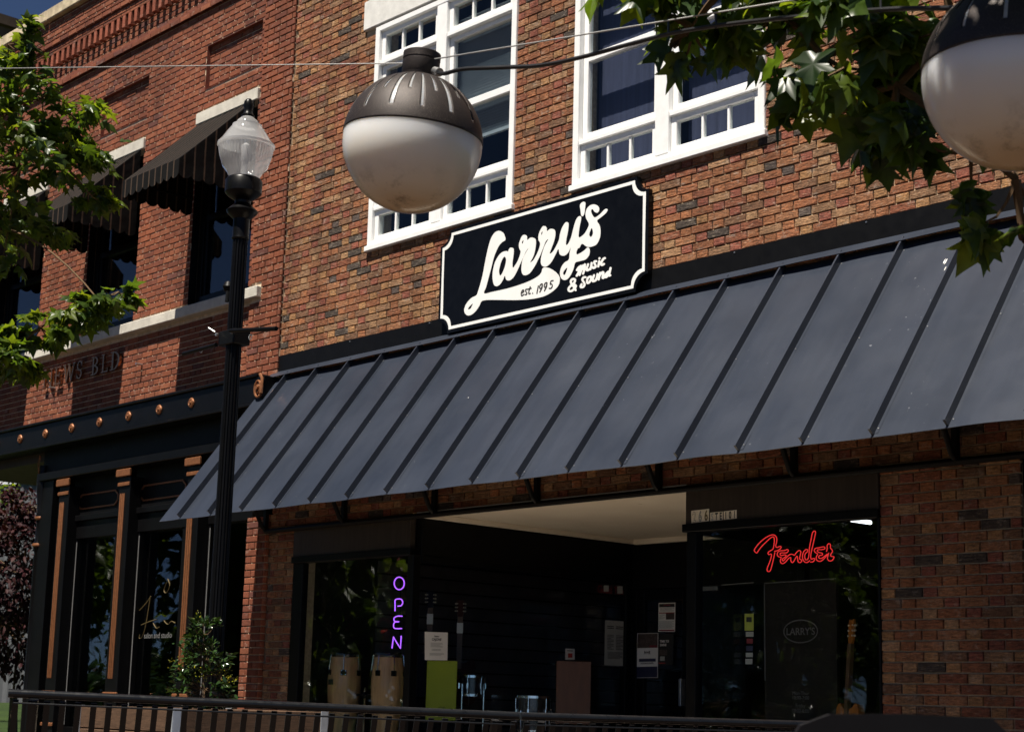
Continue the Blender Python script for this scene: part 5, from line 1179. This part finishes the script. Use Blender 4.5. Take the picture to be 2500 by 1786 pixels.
# ================================================================ BENCHES
def bench(P0, P1, label, rot_tilt=22):
    d = (P1 - P0); L = math.hypot(d.x, d.y); a = math.atan2(d.y, d.x); zt = (P0.z + P1.z) / 2 - .018
    t = empty('slatted_bench', (P0.x, P0.y, 0), label, 'bench', 'black slatted steel benches'); t.rotation_euler = (0, -math.atan2(P1.z - P0.z, L), a); zt = P0.z - .018
    # local x along the bench, local -y towards the camera, back leans to -y at the top
    tl = math.tan(R(rot_tilt)); zs = .45
    yb = lambda z: (zt - z) * tl
    b = MB(); b.tube([(0.0, 0, zt), (L - .012, 0, zt)], .0165, 12); b.build('top_rail', 'bench_steel', t, smooth=True)
    b = MB(); b.bbox(.02, L - .03, -.012, .014, zt - .040, zt - .033, .002); b.build('slat_rail', 'bench_steel', t)
    pr = [(yb(zt - .024), zt - .024), (yb(.62), .62), (yb(.50) + .0, .50), (yb(.45) + .03, .455), (yb(.45) + .12, .44), (yb(.45) + .42, .455), (yb(.45) + .47, .43)]
    prf = catmull(pr, False, 3); w = .0235; me = None; n = int((L - .05) / .0575)
    for k in range(n):
        x = .03 + k * (L - .06) / (n - 1)
        if me is None:
            b = MB(); vs = []
            for i, p in enumerate(prf):
                q0 = prf[max(i - 1, 0)]; q1 = prf[min(i + 1, len(prf) - 1)]; tt = q1 - q0; tt = tt / np.hypot(*tt); nn = np.array([-tt[1], tt[0]]) * .003
                vs += [(-w / 2, p[0] + nn[0], p[1] + nn[1]), (w / 2, p[0] + nn[0], p[1] + nn[1]), (w / 2, p[0] - nn[0], p[1] - nn[1]), (-w / 2, p[0] - nn[0], p[1] - nn[1])]
            fs = [(i * 4 + j, i * 4 + (j + 1) % 4, i * 4 + 4 + (j + 1) % 4, i * 4 + 4 + j) for i in range(len(prf) - 1) for j in range(4)] + [(3, 2, 1, 0)]
            b.add(vs, fs); o = b.build('slat', 'bench_steel', t); me = o.data
        else: o = bpy.data.objects.new('slat', me); COL.objects.link(o); o.parent = t
        o.location = (x, 0, 0)
    for x in (.10, L - .11):
        b = MB(); b.tube([(x, yb(.45) - .06, .004), (x, yb(.45) + .01, .42), (x, yb(zt) + .02, zt - .02)], .018, 8); b.build('leg', 'bench_steel', t)
        b = MB(); b.tube([(x, yb(.45) + .46, .004), (x, yb(.45) + .42, .42), (x, yb(.45) + .40, .62), (x, yb(.45) + .05, .64)], .016, 8); b.build('arm', 'bench_steel', t)
        b = MB(); b.tube([(x, yb(.45), .425), (x, yb(.45) + .44, .43)], .014, 8); b.build('seat_bearer', 'bench_steel', t)
bL, bS, bR = pixD(10, 1679, 6.48), pixD(1264, 1736, 6.5 * 1.08), pixD(2130, 1762, 6.5 * 1.155)
bench(bL, bS, 'black slatted steel bench in front of the wooden planter'); 
bS2 = pixD(1270, 1736, 6.5 * 1.0805); bench(bS2, bR, 'black slatted steel bench in front of the shop door')

# ================================================================ PLANTER AND SHRUB
plx0, plx1, ply0, ply1, plz = -9.86, -8.70, -3.78, -2.64, .885
pln = wthing('planter_box', ((plx0 + plx1) / 2, (ply0 + ply1) / 2, 0), 'square wooden plank planter with pale steel corners holding an evergreen shrub', 'planter')
b = MB(); b.box(plx0 + .03, plx1 - .03, ply0 + .03, ply1 - .03, .02, plz - .06); b.build('liner', 'interior_dark', pln)
b = MB(); b.box(plx0 + .032, plx1 - .032, ply0 + .032, ply1 - .032, plz - .0595, plz - .05); b.build('soil', 'soil', pln)
for k in range(6):
    z1 = plz - k * .145; z0 = max(.02, z1 - .139)
    for nm, a in (('plank', (plx0 + .02, plx1 - .02, ply0, ply0 + .028, z0, z1)), ('plank', (plx1 - .028, plx1, ply0 + .02, ply1 - .02, z0, z1)), ('plank', (plx0 + .02, plx1 - .02, ply1 - .028, ply1, z0, z1)), ('plank', (plx0, plx0 + .028, ply0 + .02, ply1 - .02, z0, z1))):
        box(nm, 'cedar_plank', pln, *a, c=.004)
for x in (plx0, plx1):
    for y in (ply0, ply1):
        sx = 1 if x == plx0 else -1; sy = 1 if y == ply0 else -1
        b = MB(); b.box(x - sx * .006, x + sx * .05, y - sy * .007, y - sy * .001, .01, plz + .004); b.box(x - sx * .007, x - sx * .001, y - sy * .0005, y + sy * .05, .01, plz + .004); b.build('corner_strip', 'steel_strip', pln)

# ================================================================ FOLIAGE
def leaf_base(kind):
    if kind == 'maple':
        half = [(.0, 0), (.10, -.06), (.26, -.05), (.40, .02), (.56, .12), (.42, .22), (.30, .30), (.38, .42), (.58, .64), (.40, .62), (.24, .60), (.16, .76), (.07, .93), (.0, 1.08)]
        c = (0, .34)
    elif kind == 'oval': half = [(0, 0), (.16, .12), (.24, .35), (.22, .6), (.12, .85), (0, 1)]; c = (0, .5)
    pts = half + [(-x, y) for x, y in reversed(half[1:-1])]
    return pts, c
def leaf_mesh(kind, fold, droop, wav):
    pts, c = leaf_base(kind); z = lambda x, y: -fold * abs(x) - droop * y * y + wav * math.sin(x * 9 + y * 5) * .05
    V = [(x, y, z(x, y)) for x, y in [c] + pts]; n = len(pts)
    return np.array(V), [(0, i + 1, (i + 1) % n + 1) for i in range(n)]
LM = {k: [leaf_mesh(k, f, d, w) for f, d, w in ((.25, .15, 1), (.45, .3, 1.4), (.1, .35, .8), (-.15, .1, 1.2), (.6, .2, 1), (.3, .5, 1.6))] for k in ('maple', 'oval')}
def orient(out, hang, rg):
    """leaf frame: y axis = tip direction, z = upper side"""
    tip = Vector(out) * .7 + Vector((rg.normal(0, .5), rg.normal(0, .5), -hang + rg.normal(0, .35))); tip.normalize()
    up = Vector((rg.normal(0, .45), rg.normal(0, .45), 1.0)); x = tip.cross(up)
    if x.length < .01: x = Vector((1, 0, 0))
    x.normalize(); z = x.cross(tip); return np.array([x, tip, z]).T
def foliage(parent, pts, outs, size, cols, kind, matn, n_single, hang=.6, sv=.35, name='leaf', rest='foliage'):
    order = sorted(range(len(pts)), key=lambda i: math.dist(CAM, pts[i])) if n_single else range(len(pts))
    infr = [i for i in order if inframe(*pts[i])][:n_single] if n_single else []
    single = set(infr); V, F, C = [], [], []; base = 0; cache = {}
    for i in range(len(pts)):
        vi = rng.integers(6); L, fs = LM[kind][vi]; M_ = orient(outs[i], hang, rng); s = size * rng.uniform(1 - sv, 1 + sv); ci = rng.integers(len(cols)); col = np.array(cols[ci]) 
        if i in single:
            key = (vi, ci)
            if key not in cache:
                me = bpy.data.meshes.new(name); me.from_pydata(L.tolist(), [], fs); me.materials.append(MATS[matn]); color_attr(me, [(*col, 1)] * len(L)); me.shade_smooth(); cache[key] = me
            o = bpy.data.objects.new(name, cache[key]); link(o, parent)
            m4 = Matrix(M_.tolist()).to_4x4(); m4.translation = Vector(pts[i]); o.matrix_basis = m4 @ Matrix.Scale(s, 4); continue
        V.append((L * s) @ M_.T + np.array(pts[i])); F += [tuple(q + base for q in f) for f in fs]; base += len(L)
        c = col * rng.uniform(.75, 1.25); C += [(*c, 1)] * len(L)
    if V:
        me = bpy.data.meshes.new(rest); me.from_pydata(np.concatenate(V).tolist(), [], F); me.materials.append(MATS[matn]); color_attr(me, C); me.shade_smooth()
        o = bpy.data.objects.new(rest, me); link(o, parent); o['kind'] = 'stuff'; return o
def blob_points(c, rad, n, shell=.55, clump=None):
    """points in an ellipsoid, gathered on twig clumps so that gaps stay"""
    c = np.array(c); rad = np.array(rad); k = clump or max(3, n // 16); P, O = [], []
    cen = []
    while len(cen) < k:
        v = rng.normal(size=3); v /= np.linalg.norm(v); cen.append(v * (shell + (1 - shell) * rng.random()) ** .6)
    for i in range(n):
        q = cen[rng.integers(k)]; p = q + rng.normal(0, .15, 3); P.append(c + p * rad); o = p * rad; O.append(o / (np.linalg.norm(o) + 1e-6))
    return P, O, [c + np.array(q) * rad for q in cen]
def tree(name, label, base, trunk, blobs, size, cols, kind, matn, n_single, group=None, hang=.6, trunk_r=.12, cat='tree', twig_r=.006, barkm='bark'):
    t = wthing(name, base, label, cat, group); P, O = [], []; twigs = MB(); B0 = Vector(trunk[-1]); hubs = [B0]
    for c, rad, n in blobs:
        p, o, cen = blob_points(c, rad, n); P += p; O += o; c = Vector(c)
        hub_ = c
        org = min(hubs, key=lambda q: (q - hub_).length); hubs.append(hub_); r0 = trunk_r * (.16 if org is B0 else .07)
        twigs.tube(bez(org, hub_, -.05 * (hub_ - org).length, 6), [r0 * (1 - .7 * i / 6) + twig_r for i in range(7)], 6)
        for q in cen: twigs.tube(bez(hub_, Vector(q), .03, 3), [twig_r * 1.6, twig_r, twig_r * .8, twig_r * .5], 4, cap=False)
    b = MB(); b.tube(trunk, [trunk_r * (1 - .4 * i / (len(trunk) - 1)) for i in range(len(trunk))], 12); b.build('trunk', barkm, t, smooth=True)
    twigs.build('branches', 'twig', t, fix=False)
    foliage(t, P, O, size, cols, kind, matn, n_single, hang)
    return t
GREEN = [(.036, .070, .010), (.048, .088, .012), (.065, .108, .014), (.085, .128, .016), (.040, .075, .014), (.105, .145, .018)]
DKGREEN = [(.020, .044, .010), (.026, .056, .012), (.034, .066, .012), (.050, .085, .014), (.022, .050, .014), (.018, .042, .012)]
# near maple, over the camera's right
def bl(u, v, t, rx, n, ry=None, rz=None): p = pixD(u, v, t); return (tuple(p), (rx, ry or rx, rz or rx * .8), n)
def nb(u, v, r, n, ry=.3, rz=None, dt=.4):
    t = max(4.62, 5.78 + (4.36 - 5.78) * (u - 1085) / 1315 + dt); return bl(u, v - 60, t, r * .93, int(n * .56), ry, (rz or r * .85) * .88)
near = [nb(1590, 10, .15, 26, .25, .10), nb(1760, 40, .22, 70, .3, .13), nb(1690, 130, .10, 18, .15, .10), nb(1620, 95, .08, 9, .15, .08), nb(1900, 90, .26, 105, .3, .20), nb(2010, 200, .22, 95, .3, .20), nb(2150, 120, .30, 130, .35, .26), nb(2060, 320, .14, 46, .25, .13), nb(1990, 290, .10, 26, .2, .12), nb(2190, 270, .22, 85, .3, .18),
        nb(2330, 150, .30, 110, .3, .28, .5), nb(2300, 0, .42, 150, .4, .22, .5), nb(1960, -60, .42, 140, .4, .18), nb(2370, 420, .13, 34, .2, .15, .5), nb(2480, 500, .15, 42, .2, .22, .5), nb(2495, 630, .06, 9, .1, .12, .5), nb(1500, 20, .05, 5, .1, .05), nb(1640, 165, .05, 5, .1, .07)]
near += [((-2.0, -5.96, 3.85), (.5, .42, .18), 300), ((-1.45, -5.6, 3.95), (.6, .6, .35), 300), ((-.9, -5.2, 4.3), (1.1, 1.0, .6), 500), ((-1.4, -6.2, 4.35), (.7, .7, .40), 260), ((.3, -5.0, 4.9), (1.5, 1.4, .8), 420), ((-.9, -6.0, 4.9), (1.0, 1.0, .5), 300)]
tree('maple_tree', 'maple tree with large pointed leaves hanging over the street cable', (.6, -4.6, 0), [(.6, -4.6, 0), (.58, -4.6, 1.6), (.5, -4.7, 2.8), (.35, -4.9, 3.7)], near, .106, DKGREEN[:2] + GREEN[1:6], 'maple', 'maple_leaf', 300, hang=.75, trunk_r=.13)
# left street tree
lf = [bl(20, 270, 12.3, .40, 210, .5, .36), bl(105, 240, 12.5, .34, 170, .5, .26), bl(50, 410, 12.4, .48, 270, .6, .38), bl(150, 400, 12.6, .27, 140, .5, .26), bl(185, 290, 12.6, .09, 26, .2, .1), bl(20, 560, 12.4, .32, 150, .5, .26), bl(215, 470, 12.7, .14, 50, .3, .10), bl(-120, 380, 12.4, .8, 330, .7, .9), bl(20, 110, 12.3, .14, 60, .2, .28),
      bl(245, 738, 11.3, .19, 100, .2, .085), bl(165, 762, 11.2, .22, 110, .2, .11), bl(290, 712, 11.3, .07, 22, .1, .05), bl(100, 800, 11.1, .22, 110, .2, .09), bl(15, 878, 11.0, .20, 130, .2, .13), bl(55, 835, 11.1, .15, 60, .2, .08), bl(-90, 800, 11.2, .4, 120, .3, .3)]
tl_base = pixD(-420, 1700, 12.3)
tree('street_tree', 'leafy green street tree in front of the red brick building', (tl_base.x, tl_base.y, 0), [(tl_base.x, tl_base.y, 0), (tl_base.x + .02, tl_base.y, 1.5), (tl_base.x + .1, tl_base.y, 2.9), (tl_base.x + .3, tl_base.y + .1, 3.6)], lf, .095, GREEN, 'maple', 'maple_leaf', 300, hang=.5, trunk_r=.075, twig_r=.004)
# shrub in the planter
shc = Vector(((plx0 + plx1) / 2, (ply0 + ply1) / 2, plz))
SH = [(.012, .028, .008), (.016, .036, .009), (.022, .045, .012), (.028, .055, .012)]
sbl = [((shc.x, shc.y, 1.02), (.19, .19, .13), 330), ((shc.x - .02, shc.y, 1.20), (.17, .17, .13), 300), ((shc.x + .01, shc.y - .02, 1.36), (.10, .10, .11), 150), ((shc.x - .12, shc.y, 1.12), (.08, .08, .06), 60), ((shc.x + .13, shc.y + .05, 1.10), (.10, .08, .07), 80)]
tree('evergreen_shrub', 'dark glossy evergreen shrub with yellow tips growing in the wooden planter', tuple(shc), [tuple(shc - Vector((0, 0, .05))), tuple(shc + Vector((0, 0, .1))), tuple(shc + Vector((0, 0, .2)))], sbl, .042, SH, 'oval', 'shrub_leaf', 60, hang=-.2, trunk_r=.015, cat='shrub', twig_r=.0025)
shr = bpy.data.objects['evergreen_shrub']; P, O = [], []
for c, rad, n in sbl:
    p, o, _ = blob_points(c, (rad[0] * 1.12, rad[1] * 1.12, rad[2] * 1.15), n // 4); P += p; O += o
foliage(shr, P, O, .014, [(.18, .20, .03), (.22, .22, .04)], 'oval', 'maple_leaf', 0, hang=-.5, rest='shoot_tips')
# plum tree behind the corner
PL = [(.018, .004, .006), (.028, .006, .008), (.014, .004, .006), (.036, .013, .013)]
pq = lambda u, v, t: tuple(pixD(u, v, t))
tree('plum_tree', 'purple leaved plum tree beyond the building corner', (*pixD(40, 1700, 26).xy, 0), [(*pixD(40, 1700, 26).xy, 0), (*pixD(40, 1600, 26).xy, 1.0)], [(pq(70, 1240, 26), (.45, .5, .3), 420), (pq(0, 1300, 26), (.8, .8, .6), 800), (pq(60, 1400, 25.5), (.8, .8, .8), 1400), (pq(10, 1520, 25.5), (.8, .8, .8), 1000), (pq(75, 1530, 26), (.5, .6, .8), 600), (pq(-120, 1380, 26), (1.0, 1.0, 1.2), 500)], .105, PL, 'oval', 'plum_leaf', 0, hang=.3, trunk_r=.09, twig_r=.008)
tree('garden_tree', 'bright green tree beyond the plum tree', (*pixD(-30, 1700, 33).xy, 0), [(*pixD(-30, 1700, 33).xy, 0), (*pixD(-30, 1500, 33).xy, 2.4)], [(pq(-5, 1215, 33), (.35, .5, .45), 240), (pq(-80, 1230, 33), (.8, .8, .8), 300)], .12, GREEN[2:], 'oval', 'maple_leaf', 0, hang=.3, trunk_r=.09, twig_r=.008)
# trees across the street (they show in the shop glass)
OPP = [(-15, -19, 6.6, 2.5, 0), (-20.5, -16, 7.4, 2.8, 0), (-26.5, -19.5, 6.2, 2.8, 0), (-11, -23, 7.0, 2.6, 0), (-31, -15, 7.0, 3.0, 1), (-19, -26, 8.4, 3.2, 0), (-38, -21, 8, 3.4, 0), (-27, -9.5, 7.2, 2.8, 0), (-34, -7, 7.6, 3.2, 0), (-42, -11, 8.5, 3.6, 0), (-48, -3, 9.0, 4.0, 0), (-24, -25, 8, 3.2, 0)]
for i, (x, y, h, r, pink) in enumerate(OPP):
    cols = GREEN[:5] if not pink else GREEN + [(.45, .05, .12)]
    tree('opposite_tree', 'broad green tree across the street reflected in the glass' if not pink else 'flowering green tree with pink blossom across the street', (x, y, 0), [(x, y, 0), (x + .1, y, 1.6), (x, y + .1, 2.7)], [((x, y, h * .60), (r * .8, r * .8, h * .32), 620), ((x - r * .5, y + .3, h * .48), (r * .65, r * .65, h * .26), 360), ((x + r * .5, y - .2, h * .50), (r * .65, r * .65, h * .28), 360), ((x, y + .2, h * .85), (r * .45, r * .45, h * .14), 200)], .38, cols, 'maple', 'maple_leaf', 0, group='trees across the street', hang=.4, trunk_r=.16, twig_r=.012)
for i, (x, y, r, h) in enumerate(((-13, -27, 2.6, 2.4), (-18, -29, 3, 2.6), (-23, -29, 3, 2.4), (-29, -26, 3, 2.6), (-34, -25, 3, 2.6), (-36, -15, 3, 2.4), (-41, -16, 3, 2.6), (-45, -7, 3, 2.6), (-52, -9, 3.4, 3.0), (-54, 1, 3.6, 3.2))):
    tree('added_bush', 'rounded dark bush added below the trees across the street to block low sky', (x, y, 0), [(x, y, 0), (x, y, .4)], [((x, y, h * .45), (r * .9, r * .9, h * .45), 900)], .34, DKGREEN, 'oval', 'shrub_leaf', 0, group='added bushes across the street', hang=.2, trunk_r=.06, twig_r=.01, cat='bush')  # added low foliage, keeps bright low sky out of glass and paint reflections

for k, (ax0, ay0, ax1, ay1, nn) in enumerate(((-8, -33, -34, -33, 8), (-36, -33, -58, -27, 8), (-60, -24, -64, 4, 9))):
    tree('added_hedge', ('long dark hedge added behind the bushes to block low sky', 'dark slanting hedge added across the street to block low sky', 'dark hedge added at the far left to block low sky')[k], (ax0, ay0, 0), [(ax0, ay0, 0), (ax0, ay0, .4)], [((ax0 + (ax1 - ax0) * i / (nn - 1), ay0 + (ay1 - ay0) * i / (nn - 1), 1.9), (2.6, 2.4, 2.0), 420) for i in range(nn)], .62, DKGREEN, 'oval', 'shrub_leaf', 0, hang=.2, trunk_r=.06, twig_r=.01, cat='hedge')  # added foliage rows, cover the pale horizon reflected in the shop glass

# ================================================================ BACKGROUND BUILDINGS
gbd = wthing('metal_shed', tuple(Vector((pixD(40, 1700, 42).x, pixD(40, 1700, 42).y, 0))), 'grey corrugated building with a white roof fascia behind the plum tree', 'building')
cA = pixD(-260, 1150, 44); cB = pixD(180, 1178, 41)
zt_ = cA.z; dirx = (cB - cA); dirx.z = 0; Lg = dirx.length; ax = dirx.normalized(); an = Vector((ax.y, -ax.x, 0))
b = MB(); vs = []; n = 90
zt1 = pixD(50, 1163, 42.2).z; zb1 = pixD(50, 1186, 42.2).z
for i in range(n + 1):
    p = cA + ax * (Lg * i / n); o = .06 if (i // 2) % 2 else 0.0; vs += [(p.x + an.x * o, p.y + an.y * o, 0), (p.x + an.x * o, p.y + an.y * o, zb1)]
b.add(vs, [(i * 2, i * 2 + 2, i * 2 + 3, i * 2 + 1) for i in range(n)]); b.build('corrugated_wall', 'grey_siding', gbd, fix=False)
def slab(p0, p1, off0, off1, z0, z1, name, m, par):
    q = [p0 + an * off0, p1 + an * off0, p1 + an * off1, p0 + an * off1]; b = MB(); b.add([(v.x, v.y, z0) for v in q] + [(v.x, v.y, z1) for v in q], [(0, 1, 2, 3), (7, 6, 5, 4), (0, 4, 5, 1), (1, 5, 6, 2), (2, 6, 7, 3), (3, 7, 4, 0)]); return b.build(name, m, par)
slab(cA, cB, .10, -.2, zb1, zt1, 'fascia', 'white_fascia', gbd); slab(cA, cB, -.21, -2.5, 0, zt1 - .02, 'body', 'grey_siding', gbd)
bb = wthing('brown_building', (-52, 18, 0), 'tall dark brown rendered building rising behind the brick parapet', 'building')
zt_b = pixX(40, 52, -45).z - .3
b = MB(); b.box(-60, -45, 9.5, 34, 0, zt_b); b.build('wall', 'brown_render', bb, fix=False); b = MB(); b.box(-60.2, -44.8, 9.3, 34.2, zt_b + .002, zt_b + .3); b.build('parapet', 'brown_render', bb, fix=False)

# ================================================================ CHAIR IN FRONT
cp0, cp1 = pixD(1985, 1752, 2.8), pixD(2452, 1748, 2.8)
ch = wthing('patio_chair', ((cp0.x + cp1.x) / 2, (cp0.y + cp1.y) / 2, 0), 'black patio chair back close by, below the brick pier', 'chair')
ax = (cp1 - cp0); ax.z = 0; wd = ax.length; ax.normalize(); an2 = Vector((-ax.y, ax.x, 0)); zt = (cp0.z + cp1.z) / 2
def cfn(x, z, d): p = Vector((cp0.x, cp0.y, 0)) + ax * x + an2 * (d - (z - zt) * .15); return Vector((p.x, p.y, z))
pl = [(-.06, zt - .36), (-.055, zt - .08), (-.02, zt - .018), (.03, zt + .002), (wd * .5, zt + .006), (wd - .02, zt + .002), (wd + .004, zt - .02), (wd + .01, zt - .10), (wd + .01, zt - .36)]
b = MB(); b.prism([tuple(p) for p in pl], .03, cfn); b.build('backrest', 'chair_plastic', ch)
b = MB(); b.prism([(-.05, zt - .52), (wd, zt - .52), (wd, zt - .47), (-.05, zt - .47)], .44, cfn); b.build('seat', 'chair_plastic', ch)
for x in (-.04, wd - .03):
    for d in (.0, .42):
        p = cfn(x, zt - .5, d); b = MB(); b.tube([p, Vector((p.x, p.y, .005))], .014, 8); b.build('leg', 'chair_plastic', ch)
    b = MB(); b.tube([cfn(x, zt - .46, .01), cfn(x, zt - .3, .01)], .014, 8); b.build('back_post', 'chair_plastic', ch)

for o in bpy.data.objects:
    if '_ws' in o: del o['_ws']
